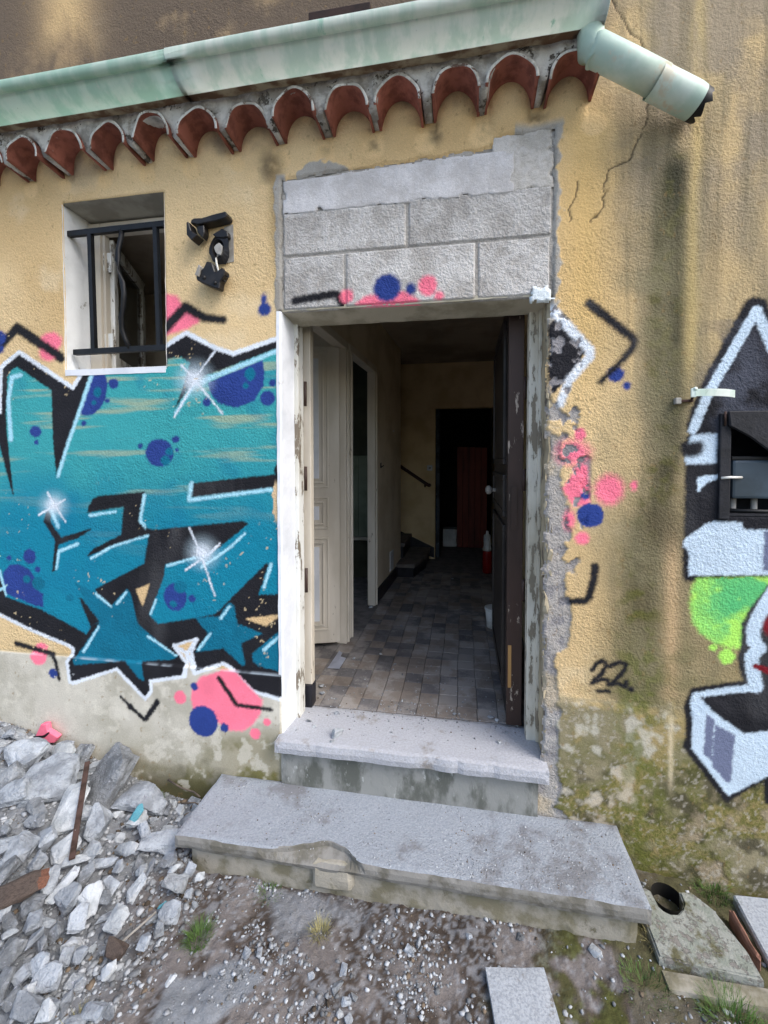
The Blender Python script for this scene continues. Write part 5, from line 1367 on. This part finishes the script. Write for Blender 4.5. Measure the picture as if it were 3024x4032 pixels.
hr = empty('handrail', (-0.6, 3.55, 1.4), 'dark red wooden handrail sloping across the back wall', 'handrail')
tube('rail', [(-1.5, 3.55, 2.01), (-0.81, 3.55, 1.548), (-0.455, 3.55, 1.31), (-0.435, 3.55, 1.303), (-0.425, 3.56, 1.308)], 0.021, M_RAIL, hr, 12)
tube('bracket', [(-0.49, 3.60, 1.285), (-0.49, 3.555, 1.285), (-0.49, 3.55, 1.32)], 0.010, M_RAIL, hr, 8)
sw = empty('light_switch', (-0.432, 3.59, 1.525), 'small white square light switch on the back wall', 'light switch')
box('plate', -0.466, -0.398, 3.588, 3.599, 1.49, 1.56, M_PANEL, sw, 0.004); tube('rocker', [(-0.432, 3.589, 1.523), (-0.432, 3.580, 1.523)], 0.014, M_GREY, sw, 12)
pdoor = empty('plank_door', (0.11, 4.28, FZ), 'reddish brown plank door in the dark room behind the hall', 'door')
for k in range(5):
    box('plank', -0.096 + 0.085 * k, -0.096 + 0.085 * k + 0.081, 4.28 + 0.004 * (k % 2), 4.305 + 0.004 * (k % 2), FZ + 0.01, 1.815 - 0.003 * k, M_REDWOOD, pdoor, 0.004)
for z in (0.62, 1.5):
    box('ledge', -0.09, 0.32, 4.306, 4.33, z, z + 0.09, M_REDWOOD, pdoor, 0.003)
bn = box('storage_box', -0.30, -0.10, 4.35, 4.6, FZ, 0.62, M_BUCKET, None, 0.01); tag(bn, 'pale box on the floor beside the plank door', 'box')
post = box('door_post', -0.358, -0.31, 3.66, 3.76, FZ, 2.28, mat("flaked_blue_grey_wood", lin('3f4750'), lin('2a2f35'), 8, 0.7, 0.3, 50, chips=(lin('7c8790'), 20, 0.62)), None, 0.004); tag(post, 'flaked dark post at the edge of the back doorway', 'post')
ex = empty('fire_extinguisher', (0.262, 2.99, FZ), 'red and white cylinder standing behind the open entrance door', 'extinguisher')
lathe('body', [(0.045, 0), (0.05, 0.01), (0.05, 0.26), (0.04, 0.29)], M_RED, ex, (0.262, 2.99, FZ)); lathe('label_band', [(0.0505, 0.25), (0.0505, 0.27), (0.0405, 0.30), (0.038, 0.42), (0.016, 0.44), (0.014, 0.47)], M_BUCKET, ex, (0.262, 2.99, FZ))
bk = empty('bucket', (0.225, 1.42, FZ), 'small white plastic bucket half hidden behind the open entrance door', 'bucket')
lathe('body', [(0.045, 0), (0.050, 0.004), (0.062, 0.15), (0.057, 0.15), (0.046, 0.01)], M_BUCKET, bk, (0.225, 1.42, FZ)); lathe('rim', [(0.0575, 0.140), (0.0665, 0.140), (0.0665, 0.152), (0.0575, 0.152)], M_BUCKET, bk, (0.225, 1.42, FZ))
nl = box('wall_plug', xw(2.5) , xw(2.5) + 0.012, 2.49, 2.51, 1.92, 1.93, M_PANEL, None, 0.002); tag(nl, 'tiny white wall plug high on the hall wall', 'wall plug')
kb = empty('key_plate', (xw(1.97) + .006, 1.97, 1.58), 'small dark coat hook on the hall wall by the second doorway', 'hook')
box('plate', xw(1.97), xw(1.97) + 0.007, 1.955, 1.985, 1.55, 1.60, M_BASEB, kb, 0.002); tube('peg', [(xw(1.97) + .006, 1.97, 1.56), (xw(1.97) + .03, 1.97, 1.575)], 0.005, M_BASEB, kb, 8)

# torn paper
pp = [(-0.807, 0.848), (-0.774, 0.807), (-0.771, 0.756), (-0.734, 0.755), (-0.73, 0.67), (-0.732, 0.6), (-0.81, 0.61)]
bm = bmesh.new()
cv = bm.verts.new((-0.765, 0.71, FZ + 0.012))
rv = [bm.verts.new((x, y, FZ + 0.003 + 0.008 * abs(math.sin(i * 2.1)))) for i, (x, y) in enumerate(pp)]
for i in range(len(rv)): bm.faces.new((rv[i], rv[(i + 1) % len(rv)], cv))
bmesh.ops.solidify(bm, geom=bm.faces[:], thickness=0.0006)
tag(bmo('torn_paper', bm, M_PAPER), 'torn scrap of white paper lying on the hall floor', 'paper')

# ------------------------------------------------------------------ front step
def step_edge(co):
    # broken bite out of the front edge
    if co.z > 0.105 and co.y < -0.2 and -0.76 < co.x < -0.36:
        x = co.x + 0.006 * math.sin(co.x * 90)
        bite = 0.078 * ((x + 0.76) / 0.24) ** 1.3 if x < -0.52 else 0.078 * max(0.0, 1 - ((x + 0.52) / 0.15) ** 2)
        lim = -0.335 + bite
        if co.y < lim: co.y = lim + (co.y - lim) * 0.15
    return co
stp = empty('front_step', (-0.25, -0.17, 0), 'long worn concrete step slab with a broken front edge below the doorway', 'step')
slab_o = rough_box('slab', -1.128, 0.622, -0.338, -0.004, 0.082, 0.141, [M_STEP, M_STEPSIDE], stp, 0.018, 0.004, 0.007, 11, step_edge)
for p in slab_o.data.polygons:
    if p.normal.z < 0.6 or p.center.z < 0.1345: p.material_index = 1  # side faces and the broken bite take the darker slab material
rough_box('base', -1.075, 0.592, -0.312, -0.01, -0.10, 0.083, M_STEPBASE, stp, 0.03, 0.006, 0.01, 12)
rough_box('cement_repair', -0.56, -0.40, -0.336, -0.262, 0.01, 0.112, M_STEPBASE, stp, 0.018, 0.010, 0.012, 13)['label'] = 'smooth cement patch in the broken front edge'

# ------------------------------------------------------------------ ground
def heap(x, y):
    t = np.clip((-1.2 - x) / 1.3, 0, 1)
    return 0.27 * t * t * (3 - 2 * t)
def gheight(x, y):
    n = fbm(x, y, 5, 201, 4) - 0.5
    h = heap(x, y) + n * 0.045
    h = h - 0.05 * ss(x, 0.55, 1.1) - 0.02 * ss(y, -0.6, 0.0) * (x > -1.1)
    return h * (1 - ss(np.hypot(x, y), 4, 8)) - 0.006
def spaced(lo, a, b, hi, fine, grow=1.35):
    mid = list(np.arange(a, b, fine)); L_, s, v = [], fine, a
    while v > lo: s *= grow; v -= s; L_.append(v)
    R2, s, v = [], fine, mid[-1]
    while v < hi: s *= grow; v += s; R2.append(v)
    return np.array(L_[::-1] + mid + R2)
gx = spaced(-150, -2.7, 1.5, 150, 0.008); gy = spaced(-150, -1.1, 0.03, 150, 0.008)
GX, GY = np.meshgrid(gx, gy)
GZ = gheight(GX, GY) + (fbm(GX, GY, 60, 210, 2) - .5) * 0.012 * (np.abs(GX) < 3)
g1 = fbm(GX, GY, 4.5, 220, 4); g2 = fbm(GX, GY, 22, 221, 3); g3 = fbm(GX, GY, 90, 222, 2)
gc = np.array(lin('736d6a')) * np.ones(GX.shape + (1,))
def gm(c, h, a): return c + (np.array(lin(h)) - c) * np.clip(a, 0, 1)[..., None]
g4 = fbm(GX, GY, 8, 225, 6)
gc = gm(gc, '4a4038', ss(g4 + (g1 - .5) * .5, 0.40, 0.50) * 0.92)
gc = gm(gc, '3b322b', ss(g4 * .6 + g2 * .4, 0.55, 0.63) * 0.75)
gc = gm(gc, 'a0a3a8', ss(g3 * .6 + g4 * .4, 0.52, 0.62) * 0.45)
gc = gm(gc, '7f8489', ss(-GX + (g1 - .5) * .5, 1.0, 1.25) * 0.75)
dust = 1 - ss(poly_sdf(GX, GY, [-0.90, -0.66, -0.72, -0.58, -0.62, -0.62, -0.75, -0.78, -0.88, -0.82]) + (g4 - .5) * .06, -0.01, 0.012)
gc = gm(gc, '898e93', dust * 0.8)
dust2 = 1 - ss(poly_sdf(GX, GY, [-0.75, -0.33, -0.35, -0.34, -0.30, -0.42, -0.45, -0.40, -0.60, -0.50]) + (g4 - .5) * .12, -0.02, 0.03)
gc = gm(gc, '878b90', dust2 * 0.65)
mo = ss(GX + (g1 - .5) * .5, 0.10, 0.40) * ss(g4, 0.42, 0.52)
gc = gm(gc, '45471f', mo * 0.9); gc = gm(gc, '5a5d2a', mo * ss(g3, .5, .7) * 0.6)
gc = gm(gc, '55503c', ss(-GY, -0.12, 0.0) * (GX > 0.5) * 0.7)
nzr, nxr = GX.shape
quads = (np.arange(nzr - 1)[:, None] * nxr + np.arange(nxr - 1)[None, :]).ravel()
quads = np.stack([quads, quads + 1, quads + nxr + 1, quads + nxr], 1).astype(np.int32)
me = bpy.data.meshes.new('ground')
me.vertices.add(GX.size); me.vertices.foreach_set('co', np.stack([GX.ravel(), GY.ravel(), GZ.ravel()], 1).astype(np.float32).ravel())
me.loops.add(len(quads) * 4); me.loops.foreach_set('vertex_index', quads.ravel())
me.polygons.add(len(quads)); me.polygons.foreach_set('loop_start', np.arange(0, len(quads) * 4, 4, dtype=np.int32)); me.polygons.foreach_set('use_smooth', np.ones(len(quads), bool))
ga = me.attributes.new('col', 'FLOAT_COLOR', 'POINT')
ga.data.foreach_set('color', np.concatenate([gc.reshape(-1, 3), np.ones((GX.size, 1))], 1).astype(np.float32).ravel())
me.update(calc_edges=True)
tag(link('ground', me, M_GROUND), kind='structure')
def gh(x, y): return float(gheight(np.array([x]), np.array([y]))[0])

# ------------------------------------------------------------------ rubble
def hull_mesh(name, seed, n=16, flat=1.0, sub=0, amp=0.0):
    r = random.Random(seed); bm = bmesh.new()
    vs = []
    for _ in range(n):
        while True:
            p = Vector((r.uniform(-1, 1), r.uniform(-1, 1), r.uniform(-1, 1)))
            q = max(abs(p.x), abs(p.y), abs(p.z))
            if q > 0.55 and p.length < 1.35: break
        vs.append(bm.verts.new((p.x, p.y, p.z)))
    res = bmesh.ops.convex_hull(bm, input=vs)
    bmesh.ops.delete(bm, geom=[v for v in bm.verts if not v.link_faces], context='VERTS')
    bmesh.ops.dissolve_limit(bm, angle_limit=0.18, verts=bm.verts[:], edges=bm.edges[:])
    bmesh.ops.bevel(bm, geom=bm.edges[:], offset=0.05, segments=1, affect='EDGES', clamp_overlap=True)
    if sub:
        bmesh.ops.triangulate(bm, faces=bm.faces[:])
        bmesh.ops.subdivide_edges(bm, edges=bm.edges[:], cuts=sub, use_grid_fill=True)
        P = np.array([v.co[:] for v in bm.verts])
        N3 = np.stack([fbm3(P * 2.2 + seed * 3.3 + k * 17, 4) for k in range(3)], 1) * amp
        for v, d in zip(bm.verts, N3): v.co += Vector(d)
    else:
        bmesh.ops.triangulate(bm, faces=[f for f in bm.faces if len(f.verts) > 4])
    bmesh.ops.recalc_face_normals(bm, faces=bm.faces[:])
    m = bpy.data.meshes.new(name); bm.to_mesh(m); bm.free()
    return m
small = [hull_mesh('rubble_chunk', 300 + i, 14, sub=1, amp=0.14) for i in range(14)]
large = [hull_mesh('rubble_chunk', 400 + i, 20, sub=3, amp=0.17) for i in range(16)]
for L_ in (small, large):
    for i, m in enumerate(L_): m.materials.append((M_ROCK, M_ROCKW, M_ROCKD, M_ROCK)[i % 4])
def chunk(me, loc, sc, rot, label, group='broken concrete rubble heaped against the wall', name='rubble_chunk', cat='rubble'):
    o = bpy.data.objects.new(name, me); C.objects.link(o)
    o.location = loc; o.scale = sc; o.rotation_euler = rot
    return tag(o, label, cat, group)
SPECIAL = {0: 'large rounded pale concrete chunk at the upper left of the heap', 4: 'big grey concrete slab chunk left of the rusty bar', 6: 'largest pale concrete slab leaning at the wall end of the heap',
           7: 'flat crusty mortar slab beside the step', 5: 'grey slab chunk just left of the rusty bar', 2: 'small squared pale block at the top of the heap', 16: 'long pale concrete bar lying against the step corner',
           8: 'crumbly mortar chunk right of the rusty bar', 12: 'angular hollow concrete fragment at the left picture edge', 29: 'upright pale plaster piece near the front of the heap',
           40: 'flat brown stone at the front edge of the heap', 41: 'small smooth whitish stone in front of the heap', 30: 'pale square lump at the right edge of the heap', 36: 'round crusty mortar lump beside the grass tuft'}
LANDMARKS = [(-1.6, -0.29, 'beside the rusty iron bar'), (-1.40, -0.22, 'next to the turquoise shard'), (-2.05, -0.02, 'below the pink painted shard'), (-1.53, -0.60, 'beside the dark broken tile'),
             (-1.16, -0.28, 'at the left end of the step'), (-0.88, -0.54, 'near the green grass tuft'), (-1.06, -0.5, 'beside the small turquoise fragment'), (-1.1, -0.65, 'near the flat brown stone'),
             (-1.3, -0.80, 'at the bottom left of the picture'), (-1.95, -0.3, 'at the left picture edge'), (-1.09, -0.8, 'by the sparse dry grass'), (-1.62, -0.1, 'beside the largest slab'), (-1.4, -0.42, 'in the middle of the heap'),
             (-1.22, -0.55, 'in the front slope of the heap'), (-1.45, -0.7, 'in the left foreground of the heap')]
used_labels = {}
def chunk_label(i, x, y, w, h):
    lm = min(LANDMARKS, key=lambda a: (a[0] - x) ** 2 + (a[1] - y) ** 2)[2]
    shp = 'long' if max(w, h) > 1.7 * min(w, h) else ('blocky' if max(w, h) < 1.15 * min(w, h) else 'angular')
    size = 'big' if max(w, h) > 0.06 else ('middling' if max(w, h) > 0.035 else 'small')
    tone = ('grey concrete', 'whitish plaster', 'crusty mortar', 'grey concrete')[(i % 16 if max(w, h) > 0.03 else i % 14) % 4]
    return '%s %s %s chunk %s' % (size, shp, tone, lm)
rr = random.Random(77)
placed = []
for i, (x, y, z, w, h) in enumerate(BIG):
    asp = max(w, h) / max(1e-4, min(w, h))
    me = large[i % 16] if max(w, h) > 0.03 else small[i % 14]
    hz = h * 0.75 if h < w * 1.3 else h * 0.8
    th = min(w, h) * rr.uniform(0.5, 0.75)
    yaw = rr.uniform(-0.5, 0.5)
    tilt = rr.uniform(0.25, 0.75)
    if i in (6,): tilt = 0.95
    o = chunk(me, (x, min(y, -0.05), z + 0.012), (w * 1.02, h * 1.05, th), (tilt, rr.uniform(-0.35, 0.35), yaw), SPECIAL.get(i, chunk_label(i, x, y, w, h)))
    if i not in SPECIAL: pass
    else: del o['group']
    placed.append((x, y, max(w, h)))
    if i == 40: o.data = large[i % 16].copy(); o.data.materials.clear(); o.data.materials.append(M_ROCKB)
    if i == 41: o.data = small[i % 14].copy(); o.data.materials.clear(); o.data.materials.append(M_ROCKW)
def frag_label(x, y, s, e, me):
    lm = min(LANDMARKS, key=lambda a: (a[0] - x) ** 2 + (a[1] - y) ** 2)[2]
    tone = {'broken_concrete': 'grey concrete', 'pale_plaster_rubble': 'whitish plaster', 'dusty_mortar_rubble': 'crusty mortar'}[me.materials[0].name]
    return '%s %s %s fragment %s' % ('tiny' if s < 0.024 else ('small' if s < 0.036 else 'larger'), 'elongated' if e > 1.6 else ('compact' if e < 1.2 else 'broken'), tone, lm)
# fill the heap with smaller pieces
nfill = 0; tries = 0
while nfill < 212 and tries < 6000:
    tries += 1
    x = rr.uniform(-2.5, -0.98); y = rr.uniform(-1.0, -0.03)
    if x > -1.16 - 0.12 * math.sin(y * 9) and rr.random() < 0.72: continue
    if x > -1.14 and y > -0.36: continue
    s = rr.uniform(0.014, 0.044) * (1.3 if x < -1.5 else 1.0)
    if any((x - a) ** 2 + (y - b) ** 2 < (0.55 * (s + c)) ** 2 for a, b, c in placed): continue
    placed.append((x, y, s))
    e = rr.uniform(0.9, 2.1)
    me = small[rr.randrange(14)] if s < 0.03 else large[rr.randrange(16)]
    chunk(me, (x, y, gh(x, y) + s * 0.3), (s * e * 0.75, s * 0.8, s * rr.uniform(0.35, 0.7)), (rr.uniform(-.6, .6), rr.uniform(-.6, .6), rr.uniform(0, 6.3)), frag_label(x, y, s, e, me), 'small rubble fragments in the heap')
    nfill += 1
# painted and other odd pieces
o = chunk(small[3].copy(), (-1.395, -0.225, 0.085), (0.028, 0.046, 0.012), (0.9, 0.25, -0.35), 'concrete shard with a turquoise painted face in the heap', None); o.data.materials.clear(); o.data.materials.append(M_TURQ)
o = chunk(small[5].copy(), (-1.845, -0.10, 0.20), (0.018, 0.02, 0.03), (0.3, 0.2, 0.3), 'small dark teal painted fragment near the top of the heap', None); o.data.materials.clear(); o.data.materials.append(M_TURQ)
o = chunk(small[7].copy(), (-1.055, -0.50, 0.035), (0.018, 0.014, 0.010), (0.2, 0.2, 0.3), 'small turquoise painted fragment at the front of the heap', None); o.data.materials.clear(); o.data.materials.append(M_TURQ)
pk = shard('rubble_chunk', [(-2.125, 0.225), (-2.075, 0.205), (-2.01, 0.212), (-1.985, 0.245), (-2.045, 0.272), (-2.05, 0.305), (-2.085, 0.30)], -0.045, -0.018, M_PINKR, None, 0.004)
tag(pk, 'pink painted plaster shard with a black streak at the wall', 'rubble')
s2 = shard('black_streak', [(-2.128, 0.236), (-2.07, 0.246), (-2.035, 0.268), (-2.032, 0.262), (-2.06, 0.237), (-2.12, 0.226)], -0.047, -0.044, M_BLACK, pk, 0)
brk_o = chunk(large[5].copy(), (-1.535, -0.60, 0.115), (0.085, 0.040, 0.022), (0.4, -0.1, 0.75), 'dark brown broken roof tile with an orange break at the left', None, 'broken_tile', 'tile')
brk_o.data.materials.clear(); brk_o.data.materials.append(M_ROCKB); brk_o.data.materials.append(M_ORANGE)
for p in brk_o.data.polygons:
    if p.center.x > 0.74: p.material_index = 1
tag(tube('iron_bar', [(-1.725, -0.135, 0.215), (-1.47, -0.455, 0.10)], 0, M_RUST, None, rect=(0.010, 0.005)), 'rusty flat iron bar sticking out of the rubble heap', 'iron bar')
tag(tube('twig', [(-1.40, -0.02, 0.085), (-1.32, -0.03, 0.062), (-1.25, -0.035, 0.055), (-1.21, -0.05, 0.048)], 0.004, M_TWIG, None, 6), 'thin dark twig lying along the foot of the wall', 'twig')
tag(tube('twig', [(-1.27, -0.10, 0.05), (-1.21, -0.09, 0.055), (-1.16, -0.10, 0.05)], 0.003, M_TWIG, None, 6), 'short dark twig beside the corner of the step', 'twig')
tag(tube('metal_rod', [(-1.125, -0.63, 0.02), (-1.06, -0.52, 0.035)], 0.004, M_GREY, None, 8), 'thin pale metal rod at the front of the heap', 'rod')
# single stones on the bare ground
for k, (x, y) in enumerate([(-0.701, -0.56), (-0.638, -0.568), (-0.376, -0.601), (-0.34, -0.624), (-0.369, -0.552), (-0.352, -0.653), (-0.32, -0.612), (-0.144, -0.424), (-0.168, -0.458), (-0.575, -0.565), (-0.567, -0.552), (-0.466, -0.585), (-0.657, -0.553), (-0.266, -0.375), (-0.319, -0.663), (0.44, -0.355), (0.194, -0.354), (0.025, -0.379)]):
    s = rr.uniform(0.008, 0.017)
    chunk(small[k % 14], (x, y, gh(x, y) + s * 0.35), (s * rr.uniform(.8, 1.3), s * rr.uniform(.9, 1.6), s * 0.7), (rr.uniform(-.3, .3), rr.uniform(-.3, .3), rr.uniform(0, 6)), 'loose pale pebble on the bare ground in front of the step', 'loose pebbles in front of the step', 'pebble', 'pebble')
# plaster crumbs in the doorway
for k, (x, y, s) in enumerate([(-0.846, 1.87, .02), (-0.775, 1.681, .022), (-0.459, 1.316, .014), (-0.527, 0.84, .010), (-0.774, 0.406, .016), (-0.62, 0.182, .014), (-0.412, 0.722, .010), (-0.412, 0.652, .009), (-0.681, 0.751, .010), (-0.117, 2.666, .016), (-0.75, 0.34, .014), (0.164, 0.088, .012), (0.133, 0.27, .014), (0.16, 0.25, .011), (-0.043, 0.268, .012), (-0.576, -0.026, .012), (-0.73, 0.10, .016), (-0.69, 0.06, .010), (0.2, 0.16, .010)]):
    chunk(small[(k * 5) % 14], (x, y, 0.366 + s * 0.2), (s * 1.1, s, s * 0.4), (rr.uniform(-.2, .2), rr.uniform(-.2, .2), rr.uniform(0, 6)), 'crumb of white plaster on the doorway floor', 'plaster crumbs on the hall floor', 'plaster_crumb', 'plaster')
o = chunk(large[9], (-0.565, 0.012, 0.383), (0.030, 0.024, 0.022), (0.2, 0.1, 0.7), 'fist sized pale mortar lump on the stone threshold', None, 'rubble_chunk', 'rubble')

# gravel: one mesh of thousands of small stones
def gravel(name, n, region, smin, smax, seed, dens):
    g = np.random.default_rng(seed)
    ico = bmesh.new(); bmesh.ops.create_icosphere(ico, subdivisions=1, radius=1.0)
    bv = np.array([v.co[:] for v in ico.verts]); bf = np.array([[v.index for v in f.verts] for f in ico.faces]); ico.free()
    bv = bv[:]; nv = len(bv)
    x = g.uniform(region[0], region[1], n * 3); y = g.uniform(region[2], region[3], n * 3)
    keep = g.uniform(0, 1, n * 3) < dens(x, y)
    x, y = x[keep][:n], y[keep][:n]; n = len(x)
    s = smin + (smax - smin) * g.uniform(0, 1, n) ** 4.5
    z = gheight(x, y) + s * 0.25
    V = bv[None] * (1 + g.uniform(-0.45, 0.30, (n, nv, 1)))
    V = V * np.stack([s * g.uniform(.7, 1.4, n), s * g.uniform(.7, 1.4, n), s * g.uniform(.45, .8, n)], 1)[:, None, :]
    a = g.uniform(0, 6.28, n); ca, sa = np.cos(a)[:, None], np.sin(a)[:, None]
    V = np.stack([V[..., 0] * ca - V[..., 1] * sa + x[:, None], V[..., 0] * sa + V[..., 1] * ca + y[:, None], V[..., 2] + z[:, None]], 2)
    F = (bf[None] + (np.arange(n) * nv)[:, None, None]).reshape(-1, 3).astype(np.int32)
    m = bpy.data.meshes.new(name)
    m.vertices.add(n * nv); m.vertices.foreach_set('co', V.astype(np.float32).ravel())
    m.loops.add(F.size); m.loops.foreach_set('vertex_index', F.ravel())
    m.polygons.add(len(F)); m.polygons.foreach_set('loop_start', np.arange(0, F.size, 3, dtype=np.int32))
    v = g.uniform(0.22, 0.85, n); t = g.uniform(0, 1, n)
    c = np.array(lin('c2c6ca'))[None] * v[:, None]
    c = np.where((t < 0.12)[:, None], np.array(lin('8a7a68'))[None] * v[:, None], c)
    c = np.repeat(c, nv, 0)
    c = c * (1.15 if name == 'step_grit' else 1.0)
    at = m.attributes.new('col', 'FLOAT_COLOR', 'POINT'); at.data.foreach_set('color', np.concatenate([c, np.ones((len(c), 1))], 1).astype(np.float32).ravel())
    m.update(calc_edges=True)
    return link(name, m, M_ATTR)
def dens_front(x, y):
    d = 0.10 + 0.90 * ss(fbm(x, y, 7, 240, 3), 0.46, 0.64)
    d = d * np.where((x > 0.15), 0.55, 1.0)
    return np.where((y > -0.30) & (x > -1.07) & (x < 0.58), 0.0, d)
tag(gravel('gravel', 14000, (-1.25, 1.0, -0.92, -0.02), 0.0009, 0.0085, 5, dens_front), 'loose pale gravel scattered over the dirt before the step', 'gravel', kind='stuff')
tag(gravel('rubble_fines', 12000, (-2.6, -0.95, -1.0, -0.0), 0.002, 0.014, 6, lambda x, y: np.where((y > -0.33) & (x > -1.1), 0.0, 1.0)), 'crushed concrete fines filling the rubble heap', 'gravel', kind='stuff')
def dens_step(x, y): return 0.15 + 0.85 * ss(fbm(x, y, 6, 250, 3) + (x + 0.3) * 0.15, 0.42, 0.66)
gs = gravel('step_grit', 5000, (-1.10, 0.60, -0.325, -0.025), 0.0007, 0.0036, 8, dens_step)
tag(gs, 'fine grit lying on the step slab', 'grit', kind='stuff')
# grit follows the ground function, so flatten it onto the slab
P = np.empty(len(gs.data.vertices) * 3, np.float32); gs.data.vertices.foreach_get('co', P); P = P.reshape(-1, 3)
zc = gheight(P[:, 0].astype(float), P[:, 1].astype(float)); P[:, 2] = P[:, 2] - zc; gs.data.vertices.foreach_set('co', P.ravel()); gs.location.z = 0.1405; gs.data.update()

cg = gravel('plaster_grit', 1500, (-0.78, 0.26, 0.0, 0.75), 0.0010, 0.0055, 12, lambda x, y: 0.12 + 0.88 * np.exp(-((y - 0.24) / 0.10) ** 2) * ss(fbm(x, y, 8, 260, 3), 0.35, 0.6))
P = np.empty(len(cg.data.vertices) * 3, np.float32); cg.data.vertices.foreach_get('co', P); P = P.reshape(-1, 3)
P[:, 2] = P[:, 2] - gheight(P[:, 0].astype(float), P[:, 1].astype(float)) + np.where(P[:, 1] < 0.235, 0.3645, 0.3620); cg.data.vertices.foreach_set('co', P.ravel()); cg.data.update()
tag(cg, 'fine plaster grit on the floor just behind the threshold', 'grit', kind='stuff')
# pavers and the drain corner
sl1 = rough_box('paving_slab', -0.095, 0.095, -0.16, 0.08, -0.02, 0.018, M_SLAB, None, 0.03, 0.002, 0.004, 30)
sl1.location = (0.178, -0.545, 0.0); sl1.rotation_euler = (0, 0, 0.16); tag(sl1, 'pale rectangular paving slab lying before the step', 'paving slab')
dp = [(0.678, -0.13), (0.696, -0.141), (0.700, -0.192), (0.712, -0.207), (0.73, -0.214), (0.755, -0.211), (0.777, -0.193), (0.793, -0.170), (0.797, -0.128), (0.842, -0.121), (0.889, -0.174), (0.925, -0.294), (0.926, -0.372), (0.75, -0.366), (0.632, -0.36), (0.634, -0.15)]
dr = empty('drain_block', (0.76, -0.25, 0.0), 'flaking mint and white painted drain block with a round hole beside the step', 'drain')
bm = bmesh.new()
a = [bm.verts.new((x, y, 0.014 + 0.03 * (y + 0.25))) for x, y in dp]
f = bm.faces.new(a); r = bmesh.ops.extrude_face_region(bm, geom=[f])
for v in r['geom']:
    if isinstance(v, bmesh.types.BMVert): v.co.z = -0.12
bmesh.ops.bevel(bm, geom=[e for e in bm.edges if abs(e.verts[0].co.z - e.verts[1].co.z) < 0.03 and e.verts[0].co.z > 0], offset=0.006, segments=2, affect='EDGES')
bmo('block', bm, M_DRAIN, dr)
tube('drain_hole', [(0.748, -0.150, 0.012), (0.748, -0.150, -0.20)], 0.052, M_DARK, dr, 24, cap=False)
rough_box('lower_lip', 0.63, 0.95, -0.43, -0.374, -0.10, -0.008, M_STEPBASE, dr, 0.02, 0.004, 0.006, 31)
be = rough_box('brick_edge', 0.952, 0.975, -0.29, -0.14, -0.09, -0.006, M_BRICKR, dr, 0.014, 0.006, 0.008, 32)
pv = prism('paving_slab', [(1.02, -0.05), (1.4, -0.03), (1.4, -0.30), (1.0, -0.29)], -0.12, -0.035, M_SLAB, None, 0.006); tag(pv, 'cracked pale paving slab at the right edge against the wall', 'paving slab')

# ------------------------------------------------------------------ grass
def tuft(x, y, n, hgt, spread, matl, label, seed, name='grass_tuft'):
    r = random.Random(seed); V, F = [], []
    z0 = gh(x, y) - 0.004
    for _ in range(n):
        a = r.uniform(0, 6.28); d = spread * math.sqrt(r.random()); bx, by = x + d * math.cos(a), y + d * math.sin(a)
        l = hgt * r.uniform(0.5, 1.1); la = a + r.uniform(-.8, .8); lean = r.uniform(0.2, 1.0); w = r.uniform(0.0007, 0.0016)
        px, py = -math.sin(la) * w, math.cos(la) * w
        b = len(V)
        for k in range(4):
            t = k / 3; ww = 1 - t * 0.9
            cx_, cy_, cz_ = bx + math.cos(la) * l * lean * t * t, by + math.sin(la) * l * lean * t * t, z0 + l * t * (1 - 0.45 * lean * t)
            V += [(cx_ - px * ww, cy_ - py * ww, cz_), (cx_ + px * ww, cy_ + py * ww, cz_)]
        for k in range(3): F.append((b + 2 * k, b + 2 * k + 1, b + 2 * k + 3, b + 2 * k + 2))
    return tag(pyd(name, V, F, matl), label, 'grass', 'grass tufts on the ground')
tuft(-0.883, -0.538, 260, 0.050, 0.038, M_GRASS, 'green grass tuft beside the round mortar lump', 1)
tuft(-0.481, -0.455, 170, 0.042, 0.028, M_STRAW, 'yellowish grass tuft in the middle of the dirt', 2)
tuft(-0.72, -0.345, 120, 0.028, 0.045, M_GRASS, 'low dark grass tuft against the front of the step', 3)
tuft(-1.088, -0.80, 110, 0.035, 0.035, M_STRAW, 'sparse dry grass tuft at the bottom left', 4)
tuft(0.78, -0.47, 500, 0.055, 0.075, M_GRASS, 'thick green grass tuft at the bottom right corner', 5)
tuft(0.955, -0.04, 220, 0.060, 0.05, M_GRASS, 'grass tuft against the wall behind the drain', 6)
tuft(0.655, -0.30, 130, 0.055, 0.035, M_STRAW, 'dry grass between the step end and the drain block', 7)
tuft(0.56, -0.43, 200, 0.030, 0.07, M_GRASS, 'short grass patch in front of the step end', 8)
tuft(0.90, -0.50, 250, 0.04, 0.06, M_GRASS, 'grass tuft at the very right of the ground', 9)
tuft(-1.45, -0.035, 110, 0.035, 0.05, M_GRASS, 'small weeds in the corner between the heap and the wall', 10)
